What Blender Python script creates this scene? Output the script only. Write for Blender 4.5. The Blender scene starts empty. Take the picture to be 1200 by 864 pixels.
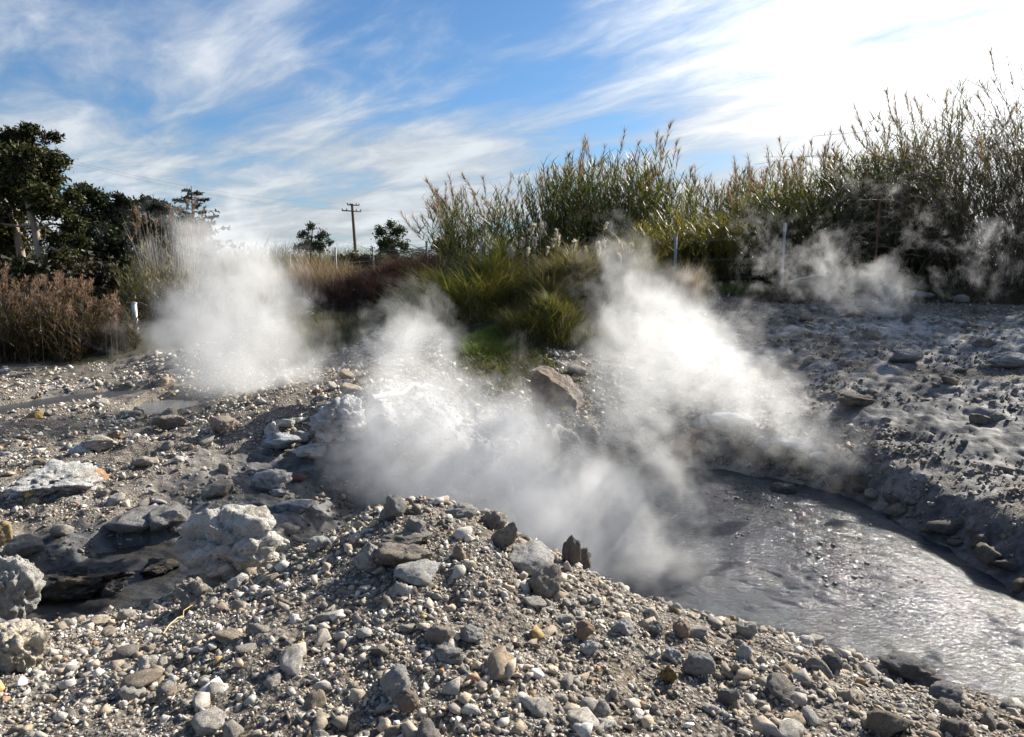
import bpy, math, random
import numpy as np
from mathutils import Vector, Matrix

random.seed(7)
RNG = np.random.default_rng(7)
S = bpy.context.scene
C = S.collection
PI = math.pi

# ------------------------------------------------------------------ camera
CAMZ = 2.6
PITCH = math.radians(8.0)
FPX = 800.0
cam_d = bpy.data.cameras.new('camera')
cam_d.lens = 24.0
cam_d.sensor_width = 36.0
cam_d.clip_start = 0.05
cam_d.clip_end = 5000
cam = bpy.data.objects.new('camera', cam_d)
C.objects.link(cam)
cam.location = (0, 0, CAMZ)
cam.rotation_euler = (PI / 2 - PITCH, 0, 0)
S.camera = cam

# ------------------------------------------------------------------ world, sun
SUN_EL, SUN_AZ = math.radians(30), math.radians(48)
sun_dir = Vector((math.cos(SUN_EL) * math.sin(SUN_AZ), math.cos(SUN_EL) * math.cos(SUN_AZ), math.sin(SUN_EL)))
W = bpy.data.worlds.new('World')
S.world = W
W.use_nodes = True


class NB:
    """tiny node-tree writer"""
    def __init__(s, nt):
        s.nt = nt

    def n(s, typ, ins=None, **kw):
        nd = s.nt.nodes.new(typ)
        for k, v in kw.items():
            setattr(nd, k, v)
        for k, v in (ins or {}).items():
            s.put(nd.inputs[k], v)
        return nd

    def put(s, sock, v):
        if isinstance(v, bpy.types.NodeSocket):
            s.nt.links.new(v, sock)
        elif isinstance(v, bpy.types.Node):
            s.nt.links.new([o for o in v.outputs if o.enabled][0], sock)
        else:
            sock.default_value = v

    def m(s, op, a, b=None, c=None, clamp=False):
        nd = s.nt.nodes.new('ShaderNodeMath')
        nd.operation = op
        nd.use_clamp = clamp
        for i, v in enumerate((a, b, c)):
            if v is not None:
                s.put(nd.inputs[i], v)
        return nd.outputs[0]

    def vm(s, op, a, b=None):
        nd = s.nt.nodes.new('ShaderNodeVectorMath')
        nd.operation = op
        s.put(nd.inputs[0], a)
        if b is not None:
            s.put(nd.inputs[1], b)
        return nd.outputs['Value'] if op in ('DOT_PRODUCT', 'LENGTH', 'DISTANCE') else nd.outputs['Vector']

    def mix(s, f, a, b, mode='MIX'):
        nd = s.nt.nodes.new('ShaderNodeMix')
        nd.data_type = 'RGBA'
        nd.blend_type = mode
        s.put(nd.inputs[0], f)
        s.put(nd.inputs[6], a)
        s.put(nd.inputs[7], b)
        return nd.outputs[2]

    def rng(s, v, a, b, c=0.0, d=1.0, smooth=True):
        nd = s.nt.nodes.new('ShaderNodeMapRange')
        nd.interpolation_type = 'SMOOTHSTEP' if smooth else 'LINEAR'
        s.put(nd.inputs['Value'], v)
        for k, x in zip(('From Min', 'From Max', 'To Min', 'To Max'), (a, b, c, d)):
            s.put(nd.inputs[k], x)
        return nd.outputs['Result']

    def noise(s, vec, scale, detail=4, rough=0.55, dist=0.0, color=False):
        nd = s.nt.nodes.new('ShaderNodeTexNoise')
        s.put(nd.inputs['Vector'], vec)
        s.put(nd.inputs['Scale'], scale)
        nd.inputs['Detail'].default_value = detail
        nd.inputs['Roughness'].default_value = rough
        nd.inputs['Distortion'].default_value = dist
        return nd.outputs['Color' if color else 'Fac']


b = NB(W.node_tree)
W.node_tree.nodes.clear()
sky = b.n('ShaderNodeTexSky', sky_type='NISHITA')
sky.sun_disc = False
sky.sun_elevation = SUN_EL
sky.sun_rotation = SUN_AZ
sky.altitude = 200
sky.air_density = 1.0
sky.dust_density = 0.6
sky.ozone_density = 2.0
tc = b.n('ShaderNodeTexCoord')
d = tc.outputs['Generated']
sep = b.n('ShaderNodeSeparateXYZ', {0: d})
zc = b.m('MAXIMUM', sep.outputs['Z'], 0.02)
den = b.m('ADD', zc, 0.10)
u_ = b.m('DIVIDE', sep.outputs['X'], den)
v_ = b.m('DIVIDE', sep.outputs['Y'], den)
pl = b.n('ShaderNodeCombineXYZ', {0: u_, 1: v_, 2: 0.0})
# thin streaky cirrus on a flat layer: stretched, warped noise
mr = b.n('ShaderNodeVectorRotate', {'Vector': pl.outputs[0], 'Angle': math.radians(46)}, rotation_type='Z_AXIS')
mp = b.n('ShaderNodeMapping', {0: mr.outputs[0]})
mp.inputs['Scale'].default_value = (0.8, 1.75, 1)
warp = b.noise(mp.outputs[0], 0.9, 3, 0.5, color=True)
wv = b.vm('ADD', mp.outputs[0], b.vm('MULTIPLY', b.vm('SUBTRACT', warp, (0.5, 0.5, 0.5)), (0.9, 0.9, 0)))
c1 = b.noise(b.vm('ADD', wv, (3.3, 1.7, 0)), 0.95, 8, 0.60)
c2 = b.noise(b.vm('ADD', pl.outputs[0], (7.1, 2.2, 0)), 0.55, 3, 0.5)
sdot = b.vm('DOT_PRODUCT', d, tuple(sun_dir))
near_sun = b.rng(sdot, 0.66, 0.97)
low = b.rng(sep.outputs['Z'], 0.34, 0.05)
cov = b.m('ADD', b.m('MULTIPLY', c1, 0.85), b.m('MULTIPLY', c2, 0.35))
cov = b.m('ADD', cov, b.m('MULTIPLY', near_sun, 0.19))
cov = b.m('ADD', cov, b.m('MULTIPLY', low, 0.22))
cl = b.rng(cov, 0.56, 0.86, 0.0, 0.93)
# cloud brightness grows towards the sun (forward scattering of ice cloud)
cb = b.m('MULTIPLY_ADD', b.m('POWER', near_sun, 1.4), 8.0, 7.0)
cb = b.m('MULTIPLY', cb, b.rng(c1, 0.35, 0.72, 0.66, 1.12))
ccol = b.mix(near_sun, (0.90, 0.95, 1.0, 1), (1.0, 0.99, 0.965, 1))
cc = b.vm('SCALE', ccol)
b.put(cc.node.inputs['Scale'], cb)
skyc = b.vm('MULTIPLY', sky.outputs[0], (0.60, 0.86, 1.08))
tot = b.mix(cl, skyc, cc)
# below the horizon: plain grey earth light
tot = b.mix(b.rng(sep.outputs['Z'], -0.03, -0.01), (1.2, 1.2, 1.2, 1), tot)
bg = b.n('ShaderNodeBackground', {'Color': tot, 'Strength': 0.056})
wo = b.n('ShaderNodeOutputWorld', {'Surface': bg.outputs[0]})

sd = bpy.data.lights.new('sun', 'SUN')
sd.energy = 4.9
sd.angle = math.radians(0.6)
sd.color = (1.0, 0.94, 0.84)
so = bpy.data.objects.new('sun', sd)
C.objects.link(so)
so.location = (20, 20, 30)
so.rotation_euler = sun_dir.to_track_quat('Z', 'Y').to_euler()

S.view_settings.view_transform = 'Standard'
S.view_settings.look = 'None'
S.view_settings.exposure = 1.10
S.view_settings.gamma = 1
S.cycles.max_bounces = 6
S.cycles.diffuse_bounces = 2
S.cycles.glossy_bounces = 2
S.cycles.transmission_bounces = 3
S.cycles.transparent_max_bounces = 8
S.cycles.volume_bounces = 3
S.cycles.volume_step_rate = 2.0
S.cycles.volume_max_steps = 256
S.cycles.use_denoising = True
S.cycles.caustics_reflective = False
S.cycles.caustics_refractive = False

# ------------------------------------------------------------------ pixel -> place
cP, sP = math.cos(PITCH), math.sin(PITCH)


def ray(px, py):
    r, u = (px - 600) / FPX, (432 - py) / FPX
    h, z = cP + u * sP, -sP + u * cP
    return r / h, z / h          # X and Z per metre forward


def P(px, py, D):
    rx, rz = ray(px, py)
    return (D * rx, D, CAMZ + D * rz)


def G(px, py, z):                # where that ray meets level z
    rx, rz = ray(px, py)
    D = (z - CAMZ) / rz
    return (D * rx, D, z)


def Wp(px, D, z):
    rx, rz = ray(px, 500)
    return (D * rx, D, z)


# ------------------------------------------------------------------ noise
_p = RNG.permutation(256)
_p = np.concatenate([_p, _p, _p])
_g = RNG.normal(size=(256, 3))
_g /= np.linalg.norm(_g, axis=1)[:, None]


def pn(x, y, z=0.0):
    x = np.asarray(x, float)
    y = np.asarray(y, float)
    z = np.broadcast_to(np.asarray(z, float), x.shape)
    xi, yi, zi = np.floor(x), np.floor(y), np.floor(z)
    fx, fy, fz = x - xi, y - yi, z - zi
    xi, yi, zi = xi.astype(int) & 255, yi.astype(int) & 255, zi.astype(int) & 255
    u, v, w = (f * f * f * (f * (f * 6 - 15) + 10) for f in (fx, fy, fz))
    out = 0
    for i in (0, 1):
        for j in (0, 1):
            for k in (0, 1):
                g = _g[_p[_p[_p[(xi + i) & 255] + ((yi + j) & 255)] + ((zi + k) & 255)] & 255]
                t = g[..., 0] * (fx - i) + g[..., 1] * (fy - j) + g[..., 2] * (fz - k)
                out = out + t * (u if i else 1 - u) * (v if j else 1 - v) * (w if k else 1 - w)
    return out * 1.5


def fbm(x, y, z=0.0, o=4, lac=2.05, g=0.5, ridge=False):
    a, s, t = 1.0, 0, 1.0
    for k in range(o):
        n = pn(x * t + 17.3 * k, y * t - 9.1 * k, np.asarray(z) * t + 3.7 * k)
        if ridge:
            n = 1 - 2.2 * np.abs(n)
        s = s + a * n
        a *= g
        t *= lac
    return s


def sstep(a, b_, x):
    t = np.clip((x - a) / (b_ - a), 0, 1)
    return t * t * (3 - 2 * t)


# ------------------------------------------------------------------ lie of the land
ctrl = []
for px, py, z in [
    # near rubble mound
    (600, 864, 1.02), (0, 864, .92), (1200, 864, .62), (300, 864, 1.0), (900, 864, .88), (600, 760, 1.08), (600, 690, 1.05),
    (400, 740, 1.02), (200, 790, .9), (800, 790, .86), (1000, 810, .68),
    (460, 598, 1.02), (560, 602, .98), (400, 622, .95), (620, 640, .92), (670, 662, .86), (720, 692, .76), (800, 714, .64),
    (880, 726, .56), (960, 748, .46), (1040, 765, .40), (1110, 784, .32), (1200, 805, .26), (330, 655, .84), (260, 700, .76),
    (180, 735, .66), (90, 752, .62), (0, 775, .74), (-120, 800, .8), (1320, 830, .3),
    # muddy hollow on the left
    (60, 700, .26), (130, 690, .26), (190, 660, .26), (120, 650, .30), (30, 670, .34), (0, 640, .42), (-80, 640, .5), (210, 630, .36),
    # left plain
    (60, 560, .46), (0, 600, .44), (140, 600, .42), (100, 520, .46), (200, 545, .50), (0, 500, .45), (200, 500, .46),
    (250, 500, .60), (100, 480, .40), (0, 470, .42), (150, 455, .47), (0, 443, .45), (100, 440, .48), (190, 442, .55), (-150, 500, .5), (-150, 600, .5),
    # dark slope and white-crusted rise in the middle
    (410, 565, .22), (370, 530, .36), (280, 560, .34), (330, 570, .24), (300, 595, .28), (360, 600, .20), (400, 500, .80), (440, 478, .98), (500, 462, 1.0), (330, 490, .72),
    (280, 470, .66), (460, 520, .6), (480, 440, 1.0), (420, 440, .95), (300, 440, .7),
    # round the boiling pool
    (560, 500, .5), (620, 500, .45), (650, 475, .68), (700, 500, .45), (780, 505, .50), (850, 505, .52), (930, 525, .40), (1000, 545, .38), (1060, 575, .34),
    (1130, 610, .32), (1200, 640, .34), (1260, 700, .3),
    # right-hand slope
    (700, 450, .85), (800, 450, .92), (900, 450, .92), (1000, 470, .85), (1100, 500, .75), (1200, 540, .62), (1150, 450, 1.05),
    (760, 400, 1.35), (900, 400, 1.38), (1020, 400, 1.42), (1120, 390, 1.55), (1200, 420, 1.3), (1300, 470, 1.1), (1300, 400, 1.6),
    (850, 360, 1.9), (980, 357, 1.95), (1100, 350, 2.05), (1200, 350, 2.05), (1300, 350, 2.1),
    # grassy bank
    (570, 445, .95), (520, 430, 1.1), (620, 440, .95), (560, 400, 1.35), (620, 395, 1.42), (680, 400, 1.35), (540, 360, 1.8), (640, 355, 1.9), (740, 356, 1.85),
    (380, 410, 1.1), (440, 390, 1.35), (400, 370, 1.6), (250, 410, .95), (300, 380, 1.35), (180, 415, .8), (350, 350, 2.0), (450, 345, 2.1),
]:
    ctrl.append(G(px, py, z))
for px, D, z in [
    (600, 1.2, 1.0), (0, 1.2, .95), (1200, 1.2, .8), (600, -.5, 1.0),
    (330, 5.0, .30), (400, 5.2, .16), (470, 5.5, .1), (540, 5.6, .05), (600, 5.6, .0), (660, 5.2, 0), (260, 4.9, .36),
    (500, 16.5, 2.3), (600, 16, 2.35), (700, 16, 2.35), (800, 15.5, 2.3), (920, 15.5, 2.3), (1050, 15.5, 2.38), (1200, 15.5, 2.42), (1350, 15, 2.4),
    (-100, 17, .7), (50, 17.5, .8), (150, 19, 1.0), (0, 26, 1.3), (150, 28, 1.5), (300, 24, 2.1), (400, 26, 2.4), (-200, 26, 1.3),
    (-300, 10, .6), (-300, 5, .7), (-300, 18, .8), (-300, 2, .9), (1500, 5, .5), (1500, 9, 1.0), (1500, 14, 2.3), (1500, 2, .7),
]:
    ctrl.append(Wp(px, D, z))
for px in (-400, 0, 300, 600, 900, 1200, 1600):
    for D in (45, 120, 400):
        ctrl.append(Wp(px, D, (2.35 if px > 250 else 2.0) if D == 45 else 2.45))
ctrl = np.array(ctrl)
OX, OY = 0.0, -2.5


def uv(x, y):
    dx, dy = np.asarray(x) - OX, np.asarray(y) - OY
    r = np.sqrt(dx * dx + dy * dy) + 1e-6
    return np.stack([np.arctan2(dx, dy) * 1.6, np.log(r) * 1.3], -1)


def _k(a, b_):
    d2 = ((a[:, None, :] - b_[None, :, :]) ** 2).sum(-1)
    return np.where(d2 > 1e-12, 0.5 * d2 * np.log(d2 + 1e-20), 0)


_cu = uv(ctrl[:, 0], ctrl[:, 1])
_n = len(_cu)
_A = np.zeros((_n + 3, _n + 3))
_A[:_n, :_n] = _k(_cu, _cu) + np.eye(_n) * 6e-4
_A[:_n, _n] = 1
_A[:_n, _n + 1:] = _cu
_A[_n:, :_n] = _A[:_n, _n:].T
_w = np.linalg.solve(_A, np.concatenate([ctrl[:, 2], [0, 0, 0]]))


def tps(x, y):
    q = uv(x, y).reshape(-1, 2)
    out = np.empty(len(q))
    for i in range(0, len(q), 20000):
        c = q[i:i + 20000]
        out[i:i + 20000] = _k(c, _cu) @ _w[:_n] + _w[_n] + c @ _w[_n + 1:]
    return out.reshape(np.shape(x))


def polydist(x, y, poly):
    """signed distance, positive inside"""
    x, y = np.asarray(x), np.asarray(y)
    dm = np.full(x.shape, 1e9)
    ins = np.zeros(x.shape, bool)
    for i in range(len(poly)):
        ax, ay = poly[i]
        bx, by = poly[(i + 1) % len(poly)]
        ex, ey = bx - ax, by - ay
        t = np.clip(((x - ax) * ex + (y - ay) * ey) / (ex * ex + ey * ey + 1e-12), 0, 1)
        dm = np.minimum(dm, (x - ax - t * ex) ** 2 + (y - ay - t * ey) ** 2)
        if ey != 0:
            c = ((ay > y) != (by > y)) & (x < ex * (y - ay) / ey + ax)
            ins ^= c
    return np.where(ins, 1, -1) * np.sqrt(dm)


def poly(pts, z):
    return [G(px, py, z)[:2] for px, py in pts]


POOL = poly([(600, 560), (660, 548), (760, 545), (850, 551), (930, 566), (1000, 584), (1070, 622), (1130, 655), (1200, 700), (1290, 760), (1330, 860)], 0) + \
    [Wp(1180, 3.55, 0)[:2], Wp(1100, 3.85, 0)[:2], Wp(960, 4.1, 0)[:2], Wp(850, 4.35, 0)[:2], Wp(740, 4.7, 0)[:2], Wp(660, 5.1, 0)[:2], Wp(600, 5.6, 0)[:2]]
MUD = poly([(28, 742), (22, 690), (60, 668), (110, 655), (165, 640), (228, 632), (236, 660), (215, 692), (170, 716), (110, 735)], .27)
POND = poly([(150, 484), (165, 472), (205, 468), (250, 470), (262, 478), (230, 486), (185, 490)], .34)
BROOK = poly([(-60, 486), (0, 476), (60, 466), (130, 458), (180, 456), (176, 462), (110, 470), (50, 480), (0, 490), (-60, 500)], .36)
SHEETS = [(POOL, 0.0, .35), (MUD, .27, .12), (POND, .34, .12), (BROOK, .36, .08)]


def W2(px, py, z=.5):
    return G(px, py, z)[:2]


def blob(x, y, c, rx, ry=None):
    ry = ry or rx
    return np.exp(-(((x - c[0]) / rx) ** 2 + ((y - c[1]) / ry) ** 2))


CR = [W2(430, 482, .95), W2(395, 488, .85), W2(470, 468, 1.0)]


def masks(x, y):
    """where the ground is what: near mound, wet dark with painted shade, white crust, ochre, soil under plants"""
    m = {}
    sp, sm = polydist(x, y, POOL), polydist(x, y, MUD)
    m['pool'], m['mud'] = sp, sm
    dist = np.hypot(x, y)
    a = x / np.maximum(y, .3)
    yc = np.interp(a, [-.9, -.5, -.2, .1, .4], [4.0, 4.1, 4.75, 5.0, 4.7])
    m['near'] = sstep(yc + .25, yc - .2, y + .12 * pn(x * 2.5, y * 2.5)) * sstep(.0, -.25, sm)
    wet = sstep(-.75, -.05, sp) * .9 * sstep(4.6, 5.6, y)
    wet = np.maximum(wet, sstep(-.22, .0, sm))
    wet = np.maximum(wet, sstep(-.12, .02, sp) * .8)
    for c, rx, ry, s in ((W2(300, 590, .42), 1.0, .9, .85), (W2(390, 600, .3), .9, .8, .9), (W2(340, 545, .4), 1.2, .9, .8), (W2(420, 560, .4), .8, .8, .8), (W2(250, 570, .4), .8, .5, .6),  # gully blobs: the shade lying there, painted as dark ground
                         (W2(120, 640, .35), 1.0, .4, .75), (W2(1150, 560, .5), 1.6, 1.3, .5), (W2(1180, 640, .3), .9, .7, .8),
                         (W2(830, 520, .4), 2.2, .9, .85), (W2(900, 440, 1.0), 1.6, .9, .6), (W2(1000, 500, .6), 1.6, 1., .6), (W2(1170, 520, .6), 2.0, 1.3, .8), (W2(980, 380, 1.6), 2.2, .8, .7), (W2(1060, 450, 1.1), 1.8, 1.1, .7), (W2(850, 400, 1.4), 1.6, .8, .6), (W2(640, 520, .4), .9, .9, .6), (W2(100, 462, .4), 2.2, .5, .5), (W2(1120, 400, 1.5), 2.5, 1.2, .6)):  # right-slope blobs paint the thicket's bluish shade; pool and brook ones are wet
        wet = np.maximum(wet, s * blob(x, y, c, rx, ry))
    m['wet'] = np.clip(wet, 0, 1)
    cr = 0 * x
    for c, rx, ry, s in ((W2(430, 480, .95), .8, .55, .9), (W2(490, 466, 1.0), .8, .3, .9), (W2(55, 570, .5), .55, .45, .9), (W2(330, 525, .6), .5, .35, .6),
                         (W2(560, 500, .6), 1.3, .8, .8), (W2(150, 520, .5), .8, .25, .5), (W2(1150, 420, 1.2), 3, 1.4, .6), (W2(1050, 365, 1.9), 3.5, .9, .55), (W2(880, 375, 1.8), 2, .7, .45), (W2(980, 450, .9), 1.5, .8, .4),
                         (W2(80, 450, .45), 1.8, .35, .4), (W2(300, 590, .42), .5, .4, .4), (W2(620, 480, .7), .7, .4, .7), (W2(1180, 480, .8), 1.5, .8, .4)):
        cr = np.maximum(cr, s * blob(x, y, c, rx, ry))
    m['crust'] = cr
    oc = 0 * x
    for c, rx, ry, s in ((W2(195, 455, .5), 1.2, .4, .8), (W2(60, 445, .5), 1.6, .5, .55), (W2(280, 462, .6), .6, .25, .5), (W2(560, 790, 1.05), .35, .3, .5),
                         (W2(760, 800, .9), .4, .3, .55), (W2(700, 690, .85), .25, .2, .5), (W2(880, 720, .55), .4, .15, .5), (W2(1100, 335, 2.1), 3, .5, .6)):
        oc = np.maximum(oc, s * blob(x, y, c, rx, ry))
    m['ochre'] = oc
    # ground under plants: grassy bank, plateau and everything beyond
    line = 14.6 + 0 * x
    g = sstep(14.3, 15.6, y + .3 * np.sin(x * 1.3)) * sstep(.22, .30, a)
    g = np.maximum(g, sstep(13.4, 14.6, y + .2 * x) * sstep(.30, .22, a) * sstep(-.33, -.25, a))
    g = np.maximum(g, sstep(14.8, 15.6, y + .3 * np.sin(x * 1.1)) * sstep(-.25, -.35, a))
    for c, rx, ry, s in ((W2(575, 420, 1.1), 1.0, 1.4, 1.1), (W2(620, 380, 1.6), 2.0, 1.3, 1.1), (W2(380, 400, 1.2), 1.0, 1.5, .9), (W2(450, 370, 1.6), 1.6, 1.6, 1), (W2(700, 370, 1.8), 1.4, 1.3, 1), (W2(800, 345, 2.1), 1.5, .8, 1)):
        g = np.maximum(g, s * blob(x, y, c, rx, ry))
    m['plants'] = np.clip(g, 0, 1)
    m['dist'] = dist
    return m


def height(x, y, m=None):
    x, y = np.asarray(x, float), np.asarray(y, float)
    if m is None:
        m = masks(x, y)
    z = tps(x, y)
    far = sstep(18, 40, m['dist'])
    amp = 1 - far
    rough = amp * (1 - .75 * sstep(-.1, .15, m['mud'])) * (1 - .5 * m['plants'])
    near = m['near']
    z = z + rough * (.055 * fbm(x * .9, y * .9, 0, 3) + .030 * fbm(x * 3.1, y * 3.1, 5, 3) * (1 + .5 * m['crust']))
    # crusty, broken relief of the plains; finer clods on the mound
    rg = fbm(x * 2.4 + .3 * pn(x * 5, y * 5), y * 2.4, 9, 4, ridge=True)
    z = z + rough * (1 - near * .6) * (.035 + .045 * m['crust'] + -.012 * sstep(.1, .3, x / np.maximum(y, .3))) * (rg - .6)
    z = z + rough * (.013 * fbm(x * 11, y * 11, 2, 3) + .005 * near * fbm(x * 31, y * 31, 7, 2))
    z = z + far * 1.1 * fbm(x * .02, y * .02, 4, 2) * sstep(40, 90, m['dist'])
    # ledge round the far side of the pool
    sp = m['pool']
    led = sstep(-.55, -.15, sp) * sstep(-.02, -.12, sp) * sstep(6.6, 7.6, y)
    z = z + led * (.10 + .10 * pn(x * 1.7, y * 1.7, 8))
    for pg, z0, dep in SHEETS:
        q = polydist(x, y, pg) + .09 * pn(x * 2.2, y * 2.2, 3) + .05 * pn(x * 6, y * 6, 1)
        wdt = .5 if dep > .3 else .3
        inside = z0 - np.minimum(dep, q * 1.2)
        outside = np.maximum(z, z0 + np.minimum(-q * (.55 if dep > .3 else .25), .2))
        t = sstep(-wdt, 0, q)
        outs = z * (1 - t) + (z0 + (-q) * .6) * t
        outs = np.maximum(outs, np.minimum(outside, z0 + .02 - q * .3)) if dep > .3 else outs
        z = np.where(q > 0, np.minimum(inside, z0 - .004), np.where(q > -wdt, outs, z))
    return z


# ------------------------------------------------------------------ mesh helpers
def newmesh(name, V, F, mat=None, col=None, smooth=False, attrs=None, k=None):
    """V (n,3), F (m,k) all faces of one size"""
    V = np.asarray(V, np.float32)
    F = np.asarray(F, np.int32)
    me = bpy.data.meshes.new(name)
    k = F.shape[1]
    me.vertices.add(len(V))
    me.vertices.foreach_set('co', V.ravel())
    me.loops.add(F.size)
    me.loops.foreach_set('vertex_index', F.ravel())
    me.polygons.add(len(F))
    me.polygons.foreach_set('loop_start', np.arange(0, F.size, k, dtype=np.int32))
    me.polygons.foreach_set('loop_total', np.full(len(F), k, np.int32))
    if smooth:
        me.polygons.foreach_set('use_smooth', np.ones(len(F), bool))
    me.update(calc_edges=True)
    if col is not None:
        a = me.attributes.new('Col', 'FLOAT_COLOR', 'POINT')
        c = np.ones((len(V), 4), np.float32)
        c[:, :3] = col
        a.data.foreach_set('color', c.ravel())
    for nm, v in (attrs or {}).items():
        a = me.attributes.new(nm, 'FLOAT', 'POINT')
        a.data.foreach_set('value', np.asarray(v, np.float32).ravel())
    if mat:
        me.materials.append(mat)
    return me


def link(name, me, parent=None, label=None, cat=None, group=None, kind=None, loc=None):
    o = bpy.data.objects.new(name, me)
    C.objects.link(o)
    if parent is not None:
        o.parent = parent
    if loc is not None:
        o.location = loc
    for k_, v in (('label', label), ('category', cat), ('group', group), ('kind', kind)):
        if v:
            o[k_] = v
    return o


class Buf:
    """collects tubes, ribbons and boxes"""
    def __init__(s):
        s.V, s.F, s.Cc, s.n = [], [], [], 0

    def add(s, V, F, col=(1, 1, 1)):
        V = np.asarray(V, np.float32)
        s.V.append(V)
        s.F.append(np.asarray(F, np.int32) + s.n)
        s.Cc.append(np.broadcast_to(np.asarray(col, np.float32), (len(V), 3)))
        s.n += len(V)

    def tube(s, pts, rad, sides=5, col=(1, 1, 1)):
        pts = np.asarray(pts, float)
        n = len(pts)
        rad = np.broadcast_to(np.asarray(rad, float), (n,))
        t = np.gradient(pts, axis=0)
        t /= np.linalg.norm(t, axis=1)[:, None] + 1e-9
        ref = np.array([0, 0, 1.]) if abs(t[0, 2]) < .9 else np.array([1., 0, 0])
        a = np.cross(t, ref)
        a /= np.linalg.norm(a, axis=1)[:, None] + 1e-9
        c = np.cross(t, a)
        ang = np.arange(sides) * 2 * PI / sides
        V = pts[:, None] + rad[:, None, None] * (a[:, None] * np.cos(ang)[None, :, None] + c[:, None] * np.sin(ang)[None, :, None])
        V = V.reshape(-1, 3)
        i, j = np.meshgrid(np.arange(n - 1), np.arange(sides), indexing='ij')
        j2 = (j + 1) % sides
        F = np.stack([i * sides + j, i * sides + j2, (i + 1) * sides + j2, (i + 1) * sides + j], -1).reshape(-1, 4)
        s.add(V, F, col)

    def ribbon(s, pts, w, side, col=(1, 1, 1)):
        pts = np.asarray(pts, float)
        n = len(pts)
        w = np.broadcast_to(np.asarray(w, float), (n,))[:, None]
        side = np.asarray(side, float)
        V = np.concatenate([pts - side * w * .5, pts + side * w * .5])
        i = np.arange(n - 1)
        F = np.stack([i, i + 1, n + i + 1, n + i], -1)
        s.add(V, F, col)

    def box(s, c, h, col=(1, 1, 1), R=None):
        q = np.array([[x, y, z] for x in (-1, 1) for y in (-1, 1) for z in (-1, 1)], float) * h
        if R is not None:
            q = q @ np.asarray(R).T
        s.add(q + np.asarray(c), [[0, 1, 3, 2], [4, 6, 7, 5], [0, 4, 5, 1], [2, 3, 7, 6], [0, 2, 6, 4], [1, 5, 7, 3]], col)

    def mesh(s, name, mat, smooth=False):
        if not s.V:
            return None
        return newmesh(name, np.concatenate(s.V), np.concatenate(s.F), mat, np.concatenate(s.Cc), smooth)


# ------------------------------------------------------------------ materials
def newmat(name):
    m = bpy.data.materials.new(name)
    m.use_nodes = True
    m.node_tree.nodes.clear()
    return m, NB(m.node_tree)


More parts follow.
